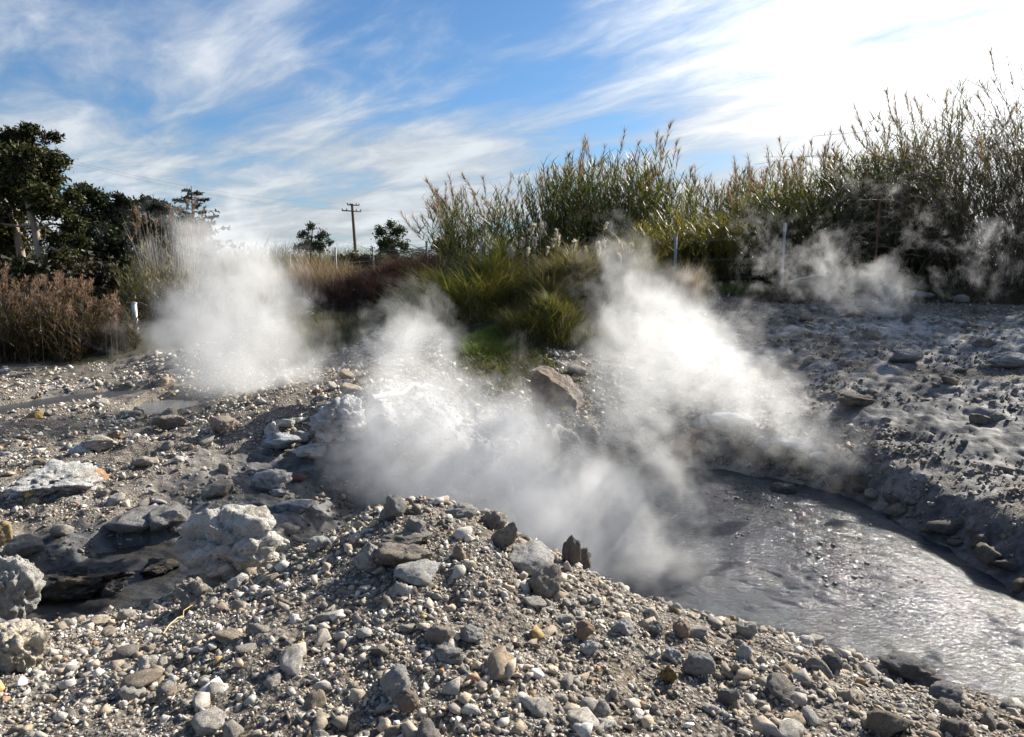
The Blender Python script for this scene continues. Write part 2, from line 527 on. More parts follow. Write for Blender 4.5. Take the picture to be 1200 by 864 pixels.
def ground_material():
    m, b = newmat('ground')
    pos = b.n('ShaderNodeNewGeometry').outputs['Position']
    at = {k: b.n('ShaderNodeAttribute', attribute_name=k).outputs['Fac'] for k in ('wet', 'crust', 'ochre', 'plants', 'near')}
    n1 = b.noise(pos, 1.3, 6, .6)
    n2 = b.noise(pos, 9, 6, .65)
    n3 = b.noise(pos, 42, 5, .7)
    n4 = b.noise(b.vm('ADD', pos, (9, 4, 2)), 3.1, 5, .6)
    base = b.mix(b.rng(n2, .35, .68), (.12, .10, .078, 1), (.33, .295, .245, 1))
    base = b.mix(b.rng(n1, .40, .66), base, (.25, .21, .17, 1))
    base = b.mix(b.m('MULTIPLY', b.rng(n3, .50, .72), .55), base, (.52, .50, .46, 1))
    n5 = b.noise(b.vm('MULTIPLY', pos, (.55, 1.9, 1.0)), 1.6, 6, .68, .6)
    base = b.mix(b.m('MULTIPLY', b.rng(n5, .52, .64), .55), base, (.45, .455, .46, 1))
    base = b.mix(b.m('MULTIPLY', b.rng(n5, .46, .36), .6), base, (.075, .070, .066, 1))
    och = b.mix(b.rng(n2, .35, .65), (.20, .12, .045, 1), (.34, .23, .09, 1))
    base = b.mix(b.m('MULTIPLY', at['ochre'], b.rng(n4, .38, .60)), base, och)
    cr = b.mix(b.rng(n3, .35, .65), (.40, .42, .45, 1), (.70, .69, .67, 1))
    crf = b.rng(b.m('ADD', b.m('MULTIPLY', at['crust'], .75), b.m('MULTIPLY_ADD', n4, 1.0, -.45)), .22, .50)
    base = b.mix(b.m('MULTIPLY', crf, .85), base, cr)
    wet_shade_col = b.mix(b.rng(n2, .3, .7), (.030, .031, .034, 1), (.10, .105, .115, 1))  # wet ground tone, also the painted shade of gully and slope
    wf = b.rng(b.m('ADD', at['wet'], b.m('MULTIPLY_ADD', n4, .9, -.45)), .18, .62)
    base = b.mix(b.m('MULTIPLY', wf, b.rng(n5, .40, .62, .97, .62)), base, wet_shade_col)
    soil = b.mix(b.rng(n2, .35, .65), (.035, .030, .020, 1), (.085, .080, .040, 1))
    pf = b.rng(b.m('ADD', at['plants'], b.m('MULTIPLY_ADD', n4, .6, -.3)), .25, .7)
    base = b.mix(pf, base, soil)
    vo = b.n('ShaderNodeTexVoronoi', {'Vector': b.vm('ADD', pos, b.vm('MULTIPLY', b.noise(pos, 30, 2, .5, color=True), (.02, .02, .02))), 'Scale': 46.0})
    vo2 = b.n('ShaderNodeTexVoronoi', {'Vector': pos, 'Scale': 120.0})
    vs = b.n('ShaderNodeSeparateColor', {0: vo.outputs['Color']})
    vs2 = b.n('ShaderNodeSeparateColor', {0: vo2.outputs['Color']})
    chip = b.mix(vs.outputs[0], (.06, .048, .036, 1), (.36, .33, .28, 1))
    chip = b.mix(b.m('MULTIPLY', vs2.outputs[0], .6), chip, (.30, .27, .23, 1))
    chip = b.mix(b.rng(vo.outputs['Distance'], .30, .70), chip, (.06, .048, .038, 1))  # crevice shade between the chips put into the colour
    rub = b.m('SUBTRACT', 1.0, b.m('MAXIMUM', wf, pf))
    rub = b.m('MULTIPLY', rub, b.m('SUBTRACT', 1.0, b.m('MULTIPLY', crf, .6)))
    base = b.mix(b.m('MULTIPLY', rub, .8), base, chip)
    vh = b.m('ADD', b.m('MULTIPLY', b.m('SUBTRACT', 1.0, vo.outputs['Distance']), b.m('MULTIPLY_ADD', vs.outputs[1], .8, .3)), b.m('MULTIPLY', b.m('SUBTRACT', 1.0, vo2.outputs['Distance']), .3))
    bv = b.n('ShaderNodeBump', {'Strength': b.m('MULTIPLY', rub, .9), 'Distance': .014, 'Height': vh})
    ro = b.rng(wf, 0, 1, .92, .72)
    bp = b.n('ShaderNodeBump', {'Strength': .8, 'Distance': .02, 'Height': n2, 'Normal': bv.outputs[0]})
    bp2 = b.n('ShaderNodeBump', {'Strength': .8, 'Distance': .008, 'Height': n3, 'Normal': bp.outputs[0]})
    p = b.n('ShaderNodeBsdfPrincipled', {'Base Color': base, 'Roughness': ro, 'Normal': bp2.outputs[0], 'Specular IOR Level': .25})
    b.n('ShaderNodeOutputMaterial', {'Surface': p.outputs[0]})
    return m


def stone_material(name, use_obj=False, rough=.88):
    m, b = newmat(name)
    tcn = b.n('ShaderNodeTexCoord')
    pos = tcn.outputs['Object'] if use_obj else b.n('ShaderNodeNewGeometry').outputs['Position']
    if use_obj:
        oi = b.n('ShaderNodeObjectInfo')
        col = oi.outputs['Color']
        pos = b.vm('ADD', pos, oi.outputs['Location'])
        s1, s2 = 3.0, 14.0
    else:
        col = b.n('ShaderNodeAttribute', attribute_name='Col').outputs['Color']
        s1, s2 = 22., 90.
    n1 = b.noise(pos, s1, 5, .6)
    n2 = b.noise(pos, s2, 5, .7)
    f = b.m('MULTIPLY_ADD', n1, 1.1, .45)
    c = b.vm('SCALE', col)
    b.put(c.node.inputs['Scale'], f)
    c = b.mix(b.m('MULTIPLY', b.rng(n2, .52, .70), .35), c, (.55, .53, .49, 1))
    c = b.mix(b.m('MULTIPLY', b.rng(n2, .46, .30), .6), c, (.07, .062, .05, 1))
    if use_obj:
        st = b.noise(b.vm('ADD', pos, (5, 2, 9)), 1.3, 4, .6)
        c = b.mix(b.m('MULTIPLY', b.rng(st, .50, .66), .45), c, (.27, .20, .12, 1))
        c = b.mix(b.m('MULTIPLY', b.rng(st, .44, .32), .45), c, (.14, .14, .145, 1))
    bp = b.n('ShaderNodeBump', {'Strength': .7, 'Distance': .10 if use_obj else .006, 'Height': n2})
    bp2 = b.n('ShaderNodeBump', {'Strength': .5, 'Distance': .25 if use_obj else .01, 'Height': n1, 'Normal': bp.outputs[0]})
    p = b.n('ShaderNodeBsdfPrincipled', {'Base Color': c, 'Roughness': rough, 'Normal': bp2.outputs[0], 'Specular IOR Level': .3})
    b.n('ShaderNodeOutputMaterial', {'Surface': p.outputs[0]})
    return m


def leaf_material(name, trans=.35, rough=.5, spec=.4):
    m, b = newmat(name)
    col = b.n('ShaderNodeAttribute', attribute_name='Col').outputs['Color']
    pos = b.n('ShaderNodeNewGeometry').outputs['Position']
    c = b.vm('SCALE', col)
    b.put(c.node.inputs['Scale'], b.m('MULTIPLY_ADD', b.noise(pos, 2.2, 3), .9, .55))
    p = b.n('ShaderNodeBsdfPrincipled', {'Base Color': c, 'Roughness': rough, 'Specular IOR Level': spec})
    c2 = b.vm('MULTIPLY', c, (1.2, 1.15, .55) if name == 'leaf' else (1.1, 1.05, .9))
    t = b.n('ShaderNodeBsdfTranslucent', {'Color': c2})
    mx = b.n('ShaderNodeMixShader', {0: trans, 1: p.outputs[0], 2: t.outputs[0]})
    b.n('ShaderNodeOutputMaterial', {'Surface': mx.outputs[0]})
    return m


def plain_material(name, col, rough=.7, metal=0., var=.3, scale=8.):
    m, b = newmat(name)
    tcn = b.n('ShaderNodeTexCoord').outputs['Object']
    n1 = b.noise(tcn, scale, 5, .65)
    f = b.m('MULTIPLY_ADD', n1, 2 * var, 1 - var)
    c = b.vm('SCALE', tuple(col))
    b.put(c.node.inputs['Scale'], f)
    bp = b.n('ShaderNodeBump', {'Strength': .4, 'Distance': .01, 'Height': n1})
    p = b.n('ShaderNodeBsdfPrincipled', {'Base Color': c, 'Roughness': rough, 'Metallic': metal, 'Normal': bp.outputs[0]})
    b.n('ShaderNodeOutputMaterial', {'Surface': p.outputs[0]})
    return m


def water_material(name, base, rough, scale, bump, dist):
    m, b = newmat(name)
    pos = b.n('ShaderNodeNewGeometry').outputs['Position']
    mp = b.n('ShaderNodeMapping', {0: pos})
    mp.inputs['Rotation'].default_value = (0, 0, math.radians(35))
    mp.inputs['Scale'].default_value = (1, 1.9, 1)
    n1 = b.noise(mp.outputs[0], scale, 4, .6, .4)
    n2 = b.noise(pos, 1.1, 4, .6)
    c = b.mix(n2, (base[0] * .7, base[1] * .7, base[2] * .7, 1), (base[0] * 1.3, base[1] * 1.3, base[2] * 1.3, 1))
    bp = b.n('ShaderNodeBump', {'Strength': bump, 'Distance': dist, 'Height': n1})
    p = b.n('ShaderNodeBsdfPrincipled', {'Base Color': c, 'Roughness': rough, 'Normal': bp.outputs[0], 'IOR': 1.33, 'Specular IOR Level': .55})
    b.n('ShaderNodeOutputMaterial', {'Surface': p.outputs[0]})
    return m


M_ground = ground_material()
M_gravel = stone_material('gravel_stone')
M_stone = stone_material('loose_stone', True)
M_leaf = leaf_material('leaf')
M_dry = leaf_material('dry_grass', .4, .6, .3)
M_needle = leaf_material('needles', .22, .6, .3)
M_plume = leaf_material('seed_plume', .5, .8, .1)
M_stalk = leaf_material('stalk', .0, .45, .5)
M_bark = leaf_material('bark', .0, .9, .2)
M_post = plain_material('grey_post', (.30, .31, .33), .6, .2)
M_rust = plain_material('rusty_post', (.13, .055, .03), .8)
M_wire = plain_material('wire', (.12, .12, .12), .5, .5)
M_pole = plain_material('pole_wood', (.16, .11, .08), .85)
M_ceram = plain_material('insulator', (.25, .22, .2), .3)

# ------------------------------------------------------------------ terrain sheet
rs = np.concatenate([np.geomspace(.6, 3.6, 50, endpoint=False), np.geomspace(3.6, 9.0, 380, endpoint=False),
                     np.geomspace(9.0, 20.0, 190, endpoint=False), np.geomspace(20, 1500, 60)])
th = np.radians(np.concatenate([np.linspace(-75, -40, 20, endpoint=False), np.linspace(-40, 40, 560, endpoint=False), np.linspace(40, 75, 21)]))
RR, TT = np.meshgrid(rs, th, indexing='ij')
X, Y = OX + RR * np.sin(TT), OY + RR * np.cos(TT)
mk = masks(X, Y)
Z = height(X, Y, mk)
nr, nt_ = X.shape
ii, jj = np.meshgrid(np.arange(nr - 1), np.arange(nt_ - 1), indexing='ij')
Fq = np.stack([ii * nt_ + jj, (ii + 1) * nt_ + jj, (ii + 1) * nt_ + jj + 1, ii * nt_ + jj + 1], -1).reshape(-1, 4)[:, ::-1]
me = newmesh('ground', np.stack([X, Y, Z], -1).reshape(-1, 3), Fq, M_ground, smooth=True,
             attrs={k: mk[k] for k in ('wet', 'crust', 'ochre', 'plants', 'near')})
link('ground', me, kind='structure', label='rough grey rubble and crusted mud ground rising to a grassy bank')
print('terrain tris', len(Fq) * 2)


_lr, _lt = np.log(rs), th
height_exact = height


def height(x, y, m=None):
    x, y = np.asarray(x, float), np.asarray(y, float)
    dx, dy = x - OX, y - OY
    r = np.interp(np.log(np.hypot(dx, dy)), _lr, np.arange(nr))
    t = np.interp(np.arctan2(dx, dy), _lt, np.arange(nt_))
    i, j = np.minimum(r.astype(int), nr - 2), np.minimum(t.astype(int), nt_ - 2)
    a, c = r - i, t - j
    return (Z[i, j] * (1 - a) + Z[i + 1, j] * a) * (1 - c) + (Z[i, j + 1] * (1 - a) + Z[i + 1, j + 1] * a) * c


_P3 = np.stack([X, Y, Z], -1)
_e1, _e2 = _P3[1:, :-1] - _P3[:-1, :-1], _P3[:-1, 1:] - _P3[:-1, :-1]
_nn = np.cross(_e2, _e1)
_cc = _P3[:-1, :-1] + .5 * (_e1 + _e2)
_vv = np.array((0, 0, CAMZ)) - _cc
_ds = np.linalg.norm(_vv, axis=2)
_area = np.linalg.norm(_nn, axis=2)
_vis = np.maximum((_nn * _vv).sum(2) / _ds * np.sign(_nn[..., 2]), .12 * _area)


def spots(n, power, test):
    """random spots on the land: power 2 = even as seen, 0 = even on the ground"""
    w = (_vis if power > 1 else _area) / _ds ** power * test(_cc[..., 0], _cc[..., 1])
    w = np.maximum(w, 0).ravel()
    k = RNG.choice(len(w), n, p=w / w.sum())
    a, c = RNG.uniform(size=(2, n))
    q = _cc.reshape(-1, 3)[k] + _e1.reshape(-1, 3)[k] * (a - .5)[:, None] + _e2.reshape(-1, 3)[k] * (c - .5)[:, None]
    return q[:, 0], q[:, 1]


# ------------------------------------------------------------------ water and mud sheets
def sheet(name, pg, z0, res, fn, mat, label):
    q = np.array(pg)
    x0, y0 = q.min(0) - .4
    x1, y1 = q.max(0) + .4
    nx, ny = int((x1 - x0) / res) + 2, int((y1 - y0) / res) + 2
    gx, gy = np.meshgrid(np.linspace(x0, x1, nx), np.linspace(y0, y1, ny), indexing='ij')
    sdv = polydist(gx, gy, pg)
    gz = z0 + fn(gx, gy, sdv)
    idx = np.arange(nx * ny).reshape(nx, ny)
    keep = (sdv[:-1, :-1] > -.3)
    F = np.stack([idx[:-1, :-1], idx[1:, :-1], idx[1:, 1:], idx[:-1, 1:]], -1)[keep]
    used = np.unique(F)
    rm = np.zeros(nx * ny, int)
    rm[used] = np.arange(len(used))
    V = np.stack([gx, gy, gz], -1).reshape(-1, 3)[used]
    return link(name, newmesh(name, V, rm[F], mat, smooth=True), kind='structure', label=label)


def ripples(x, y, s):
    a = math.radians(-38)
    u = x * math.cos(a) + y * math.sin(a)
    v = -x * math.sin(a) + y * math.cos(a)
    w = .35 * pn(u * 1.2, v * 1.2, 1)
    calm = .95 + .8 * sstep(-.35, .5, pn(x * .8, y * .8, 12))
    return calm * (.012 * pn(u * 2.6 + w, v * 5.0 + w, 2) + .010 * pn(u * 6 + w, v * 13, 4) + .006 * pn(u * 15, v * 28, 6)) + .008 * pn(x * 1.1, y * 1.1, 7)


sheet('hot_spring_water', POOL, 0, .02, ripples, water_material('murky_water', (.036, .042, .054), .09, 22, 1.0, .018),
      'murky grey blue boiling water of the steaming pool, rippled')
sheet('grey_mud', MUD, .27, .02, lambda x, y, s: .018 * fbm(x * 4, y * 9 + x * 3, 2, 3) + .006 * pn(x * 30, y * 8), water_material('wet_mud', (.045, .044, .042), .30, 30, .5, .02),
      'wet dark grey mud in the hollow on the left')
sheet('pond_water', POND, .34, .05, lambda x, y, s: .004 * pn(x * 4, y * 4), water_material('pond', (.13, .13, .13), .12, 14, .4, .01),
      'small pale steaming pond far on the left')
sheet('brook_water', BROOK, .36, .06, lambda x, y, s: .004 * pn(x * 4, y * 4), water_material('brook', (.05, .052, .055), .3, 14, .4, .01),
      'narrow dark trickle crossing the left flats')


# ------------------------------------------------------------------ stones
def ico(n):
    import bmesh
    bm = bmesh.new()
    bmesh.ops.create_icosphere(bm, subdivisions=n, radius=1)
    V = np.array([v.co[:] for v in bm.verts])
    F = np.array([[v.index for v in f.verts] for f in bm.faces])
    bm.free()
    return V, F


ICO = {k: ico(k) for k in (1, 2, 3, 4, 5)}


def rock_shape(level, seed, planes=11, noise=.06, crack=0.):
    r = np.random.default_rng(seed)
    V, F = ICO[level]
    nrm = r.normal(size=(planes, 3))
    nrm /= np.linalg.norm(nrm, axis=1)[:, None]
    dd = r.uniform(.55, .95, planes)
    dots = V @ nrm.T
    rad = np.where(dots > .05, dd / np.maximum(dots, .05), 9).min(1)
    rad = np.minimum(rad, 1.12)
    V2 = V * rad[:, None]
    if level >= 3:
        o = r.uniform(0, 50)
        rad = rad + noise * fbm(V2[:, 0] * 2.4 + o, V2[:, 1] * 2.4, V2[:, 2] * 2.4, 5, g=.6)
        if crack:
            rad = rad - crack * np.clip(fbm(V2[:, 0] * 1.7 + o, V2[:, 1] * 1.7 + 3, V2[:, 2] * 1.7, 4, ridge=True, g=.6) - .9, 0, 1)
        V2 = V * rad[:, None]
    elif level == 2:
        V2 = V2 * (1 + r.normal(size=(len(V), 1)) * .045)
    else:
        V2 = V2 * (1 + r.normal(size=(len(V), 1)) * .16)
    return V2, F


def rotm(a, b_, c):
    return np.array(Matrix.Rotation(c, 3, 'Z') @ Matrix.Rotation(b_, 3, 'Y') @ Matrix.Rotation(a, 3, 'X'))


PAL = np.array([(.36, .34, .31), (.45, .43, .40), (.28, .265, .245), (.54, .525, .50), (.34, .29, .235), (.40, .32, .24), (.22, .205, .19),
                (.36, .22, .13), (.40, .29, .12), (.47, .42, .35)])
PAL *= np.array((1.04, 1.01, .96)) * 1.12
PW = np.array([.17, .17, .12, .12, .17, .09, .07, .012, .008, .07])
PNAME = ['grey', 'pale grey', 'mid grey', 'whitish', 'grey brown', 'tan', 'dark grey', 'rusty orange', 'ochre', 'cream']



def hull(npt, seed):
    import bmesh
    r = np.random.default_rng(seed)
    q = r.normal(size=(npt, 3))
    q /= np.linalg.norm(q, axis=1)[:, None]
    q *= r.uniform(.62, 1.08, (npt, 1))
    bm = bmesh.new()
    for v in q:
        bm.verts.new(v)
    bmesh.ops.convex_hull(bm, input=bm.verts)
    bmesh.ops.delete(bm, geom=[v for v in bm.verts if not v.link_faces], context='VERTS')
    bm.verts.index_update()
    V = np.array([v.co[:] for v in bm.verts])
    F = np.array([[v.index for v in f.verts] for f in bm.faces])
    bm.free()
    return V, F


SMALL = {1: [hull(9, 100 + i) for i in range(24)], 2: [hull(11 + i % 6, 200 + i) for i in range(24)]}


def gravel(name, label, x, y, size, level, pal_w=PW, bright=None, sink=.14):
    """one mesh holding a spread of small stones"""
    n = len(x)
    z = height(x, y)
    var = RNG.integers(0, 24, n)
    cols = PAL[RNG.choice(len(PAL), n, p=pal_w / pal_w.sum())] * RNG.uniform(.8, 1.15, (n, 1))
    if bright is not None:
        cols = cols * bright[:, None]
    Vs, Fs, Cs = [], [], []
    off = 0
    for k in range(24):
        idx = np.nonzero(var == k)[0]
        if len(idx) == 0:
            continue
        V, F = SMALL[level][k]
        q = RNG.normal(size=(len(idx), 4))
        q /= np.linalg.norm(q, axis=1)[:, None]
        w, a, b_, c = q.T
        R = np.stack([1 - 2 * (b_ * b_ + c * c), 2 * (a * b_ - c * w), 2 * (a * c + b_ * w), 2 * (a * b_ + c * w), 1 - 2 * (a * a + c * c), 2 * (b_ * c - a * w),
                      2 * (a * c - b_ * w), 2 * (b_ * c + a * w), 1 - 2 * (a * a + b_ * b_)], -1).reshape(-1, 3, 3)
        sc = size[idx, None] * .5 * RNG.uniform(.4, 1.45, (len(idx), 3))
        vv = np.einsum('nij,nvj->nvi', R, V[None] * sc[:, None])
        vv[:, :, 2] *= .8
        vv += np.stack([x[idx], y[idx], z[idx] + size[idx] * sink], -1)[:, None]
        Vs.append(vv.reshape(-1, 3))
        Fs.append((F[None] + off + (np.arange(len(idx)) * len(V))[:, None, None]).reshape(-1, 3))
        Cs.append(np.repeat(cols[idx], len(V), 0))
        off += len(idx) * len(V)
    F = np.concatenate(Fs)
    print(name, n, 'tris', len(F))
    return link(name, newmesh(name, np.concatenate(Vs), F, M_gravel, np.concatenate(Cs)), kind='stuff', label=label)


def keepmask(x, y, fn):
    m = masks(x, y)
    p = fn(x, y, m)
    k = RNG.uniform(size=len(x)) < p
    return x[k], y[k], {a: (v[k] if isinstance(v, np.ndarray) else v) for a, v in m.items()}


# near mound: fine chips, then pebbles
NEARZ = lambda x, y: (y < 5.6) & (y > 1.2) & (np.abs(x) < .92 * y)
x, y = spots(62000, .9, lambda x, y: NEARZ(x, y) * 1.0)
x, y, m_ = keepmask(x, y, lambda x, y, m: (m['pool'] < -.03) * (m['mud'] < -.02) * (m['near'] > .05) * np.clip(.72 + 1.0 * pn(x * 1.5, y * 1.5) + .5 * pn(x * 4, y * 4, 3), .1, 1))
sz = np.clip(RNG.lognormal(math.log(.016), .42, len(x)), .007, .040)
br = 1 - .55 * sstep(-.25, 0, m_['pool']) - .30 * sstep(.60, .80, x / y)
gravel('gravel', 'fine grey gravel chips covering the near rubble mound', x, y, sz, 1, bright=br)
x, y = spots(7000, .9, lambda x, y: NEARZ(x, y) * np.clip(.3 + 1.5 * pn(x * 2.3, y * 2.3, 8), 0, 1))
x, y, m_ = keepmask(x, y, lambda x, y, m: (m['pool'] < -.05) * (m['mud'] < -.04) * (m['near'] > .05) * 1.)
gravel('clods', 'crumbly brown clods bedded in the near rubble mound', x, y, np.clip(RNG.lognormal(math.log(.045), .4, len(x)), .02, .12), 1,
       pal_w=np.array([.1, 0, .2, 0, .45, .1, .2, .01, .02, 0]), bright=.55 + .2 * RNG.uniform(size=len(x)), sink=.02)
x, y = spots(9500, .9, lambda x, y: NEARZ(x, y) * 1.0)
x, y, m_ = keepmask(x, y, lambda x, y, m: (m['pool'] < -.05) * (m['mud'] < -.04) * (m['near'] > .05) * np.clip(.62 + 1.6 * pn(x * 1.6 + 4, y * 1.6), 0, 1))
sz = np.clip(RNG.lognormal(math.log(.034), .48, len(x)), .016, .105)
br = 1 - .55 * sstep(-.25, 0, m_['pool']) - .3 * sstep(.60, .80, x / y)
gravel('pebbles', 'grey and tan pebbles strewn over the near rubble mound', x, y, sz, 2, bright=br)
x, y = spots(34000, 2, lambda x, y: (y > 4.2) & (y < 16.5) & (x / y < .1) & (x / y > -.9))
x, y, m_ = keepmask(x, y, lambda x, y, m: (m['pool'] < -.05) * (m['mud'] < -.05) * (m['near'] < .5) * (m['plants'] < .5) *
                    (polydist(x, y, POND) < -.05) * (polydist(x, y, BROOK) < -.03) * (1 - .9 * m['wet']) * np.clip(.6 + 1.3 * pn(x * 1.1, y * 1.1, 3), 0, 1))
sz = np.clip(RNG.lognormal(math.log(.0048), .5, len(x)) * y, .012, .15)
gravel('rubble', 'broken tan and grey rubble littering the left flats', x, y, sz, 1, bright=1.15 - .85 * m_['wet'])  # rubble darkened too where gully shade is painted
x, y = spots(34000, 2, lambda x, y: (y > 5.6) & (y < 16) & (x / y > -.05) & (x / y < 1.0))
x, y, m_ = keepmask(x, y, lambda x, y, m: (m['pool'] < -.05) * (m['plants'] < .6) * np.clip(.30 + 1.3 * pn(x * 1.0, y * 1.0, 6) + .5 * sstep(-1.6, -.3, m['pool']), 0, 1))
sz = np.clip(RNG.lognormal(math.log(.0044), .5, len(x)) * y, .012, .16)
gravel('scree', 'dark grey scree lying on the slope behind the pool', x, y, sz, 1, bright=.80 - .42 * m_['wet'])  # scree darkened too where slope shade is painted

# --- single rocks one can point to
ROCK = {}


def rock_mesh(kind, seed, level=4):
    k = (kind, seed, level)
    if k not in ROCK:
        pr = dict(block=(7, .11, .14), round=(11, .10, .10), crag=(10, .15, .24), slab=(8, .11, .16), chip=(6, .10, .08))[kind]
        V, F = rock_shape(level, seed, pr[0], pr[1], pr[2])
        ROCK[k] = newmesh('rock_' + kind, V, F, M_stone, smooth=False)
    return ROCK[k]


LM = []


def hit(px, py, dmin=1.5, dmax=40.):
    rx, rz = ray(px, py)
    Ds = np.geomspace(dmin, dmax, 260)
    zz = height(Ds * rx, Ds)
    for pg_, z0_, _d in SHEETS:
        zz = np.where(polydist(Ds * rx, Ds, pg_) > 0, np.maximum(zz, z0_), zz)
    gap = CAMZ + Ds * rz - zz
    k = np.nonzero(gap <= 0)[0]
    k = k[0] if len(k) else int(np.argmin(gap))
    return np.array((Ds[k] * rx, Ds[k], zz[k]))




def rock(px, py, w, h, label, col, kind='block', seed=1, z=None, D=None, depth=None, rot=(0, 0, 0), name='rock', level=4, sink=.12, land=None, mat=None):
    """px,py = centre of the rock in the photograph, w,h its size there"""
    if D is None:
        near_ = py > 585 + max(0, (400 - px) * .35)
        p = hit(px, py + h * .42, 1.5, 5.3 if near_ else 25)
        if near_ and px > 600:           # shore stones stay on the shore
            while p[1] > 1.5 and polydist(np.array([p[0]]), np.array([p[1]]), POOL)[0] > -.06:
                p = np.array((p[0] / p[1] * (p[1] - .04), p[1] - .04, p[2]))
    else:
        p = P(px, py + h * .45, D)
    Dk = p[1]
    sw, sh = w * Dk / FPX * 1.02, h * Dk / FPX * 1.02
    gz = float(height(np.array([p[0]]), np.array([p[1] + sw * .2]))[0])
    for pg_, z0_, _d in SHEETS:
        if float(polydist(np.array([p[0]]), np.array([p[1]]), pg_)[0]) > -.05:
            gz = max(gz, z0_)
    o = link(name, rock_mesh(kind, seed, level), label=label, cat='rock')
    dp = depth or (sw * .8)
    o.scale = (sw * .5 / .82, dp * .5 / .82, sh * .5 / .82)
    o.rotation_euler = rot
    o.location = (p[0], p[1] + dp * .25, gz + sh * (.5 - sink))
    o.color = (*[min(.8, q_ * 1.12) for q_ in col], 1)
    if land:
        LM.append((land, o.location.x, o.location.y))
    return o


GR, PG, WH, BR, DK = (.40, .385, .355), (.50, .48, .44), (.70, .69, .67), (.27, .20, .15), (.12, .115, .11)
rock(265, 645, 104, 88, 'big pale cracked boulder at the left end of the rubble mound', (.54, .52, .475), 'crag', 5, rot=(0, 0, .4), level=5, name='boulder', land='big pale boulder', depth=.45)
rock(225, 700, 55, 40, 'rough tan lump at the foot of the big pale boulder', (.38, .34, .28), 'crag', 8, rot=(0, 0, 2.4))
rock(310, 640, 18, 16, 'tan block beside the right edge of the big pale boulder', (.50, .42, .32), 'block', 3)
D_ = float(hit(640, 486)[1])
wq = [P(a, b_, D_) for a, b_ in ((621, 434), (632, 434), (655, 449), (674, 470), (678, 496), (652, 500), (626, 500))]
V0 = np.array(wq)
V1 = V0 + np.array((.16, .34, .02))
V1[2:4] += (0, 0, .04)
bmV = np.concatenate([V0, V1])
import bmesh
bm = bmesh.new()
vs_ = [bm.verts.new(v) for v in bmV]
nq = len(V0)
bm.faces.new(vs_[:nq])
bm.faces.new(vs_[nq:][::-1])
for k in range(nq):
    bm.faces.new((vs_[k], vs_[nq + k], vs_[nq + (k + 1) % nq], vs_[(k + 1) % nq]))
bmesh.ops.recalc_face_normals(bm, faces=bm.faces)
bmesh.ops.bevel(bm, geom=bm.edges[:], offset=.012, segments=1, affect='EDGES')
bmesh.ops.triangulate(bm, faces=bm.faces)
for _ in range(3):
    bmesh.ops.subdivide_edges(bm, edges=[e_ for e_ in bm.edges if e_.calc_length() > .05], cuts=1)
    bmesh.ops.triangulate(bm, faces=bm.faces)
for v in bm.verts:
    q = np.array(v.co[:])
    v.co += Vector(RNG.normal(size=3) * .003) + Vector((1, 1, 1)) * float(.035 * fbm(q[0] * 6, q[1] * 6, q[2] * 9, 3))
c0 = Vector(V0.mean(0))
bmesh.ops.translate(bm, verts=bm.verts, vec=-c0)
me = bpy.data.meshes.new('tilted_slab')
bm.to_mesh(me)
bm.free()
me.materials.append(M_stone)
o = link('tilted_slab', me, label='brown wedge shaped slab tilted up behind the steam with yellow lichen at its foot', cat='rock', loc=c0)
o.color = (.205, .165, .135, 1)
LM.append(('tilted brown slab', c0.x, c0.y))
lv, lf = rock_shape(3, 77, 20, .3)
lo_ = link('lichen', newmesh('lichen', lv * (.07, .03, .04), lf, plain_material('yellow_lichen', (.48, .44, .10), .9), smooth=True), o)
lo_.location = Vector(P(662, 479, D_ - .03)) - c0
tb = rock_shape(3, 78, 12, .1)
rock(592, 630, 22, 34, 'grey brown stone leaning right on the crest of the mound', (.33, .28, .23), 'round', 21, rot=(.1, .55, 0), land='leaning crest stone')
rock(668, 645, 24, 42, 'dark pointed rock spike standing at the mound edge', (.20, .18, .16), 'crag', 15, rot=(.1, -.12, .5), depth=.09, name='rock_spike', land='dark rock spike')
rock(684, 655, 20, 30, 'shorter ragged dark rock just right of the rock spike', (.19, .17, .15), 'crag', 17, rot=(0, .2, 1.1))
rock(620, 658, 46, 24, 'flat pale slab with a sharp right point near the mound crest', (.44, .43, .41), 'chip', 31, rot=(.25, .12, .2), depth=.22, land='flat pale slab')
rock(642, 684, 38, 34, 'bulky brown grey block below the flat pale slab', (.32, .28, .235), 'block', 42, rot=(.1, 0, .3))
rock(458, 600, 28, 28, 'grey stone on the highest left end of the mound crest', (.30, .29, .27), 'block', 51, rot=(0, .2, .3), land='crest top stone')
rock(458, 587, 9, 8, 'tiny orange stone sitting on top of the grey crest stone', (.42, .24, .14), 'block', 52, level=3)
rock(434, 657, 31, 27, 'rounded pale grey stone on the mound below the crest', (.44, .42, .39), 'round', 55, land='rounded pale stone')
rock(478, 640, 56, 14, 'long dark layered slab lying on the brown block', (.25, .23, .20), 'slab', 61, rot=(0, .03, .1))
rock(474, 655, 58, 26, 'cracked brown block under the long dark slab', (.28, .24, .20), 'crag', 62, rot=(0, 0, .2), land='cracked brown block')
rock(492, 675, 48, 22, 'smooth pale flat stone right below the cracked brown block', (.46, .45, .43), 'round', 66, rot=(.2, .15, .4), depth=.14)
rock(372, 640, 22, 16, 'pale chalky stone on the left shoulder of the mound', (.52, .51, .48), 'block', 67)
rock(489, 625, 24, 26, 'upright mid grey block behind the long dark slab', (.31, .30, .28), 'block', 69)
rock(540, 600, 30, 18, 'flat grey stone capping the middle of the crest', (.34, .33, .31), 'block', 70, rot=(0, 0, .4))
rock(577, 612, 26, 24, 'knobbly tan grey rock on the crest beside the leaning stone', (.35, .31, .26), 'crag', 71)
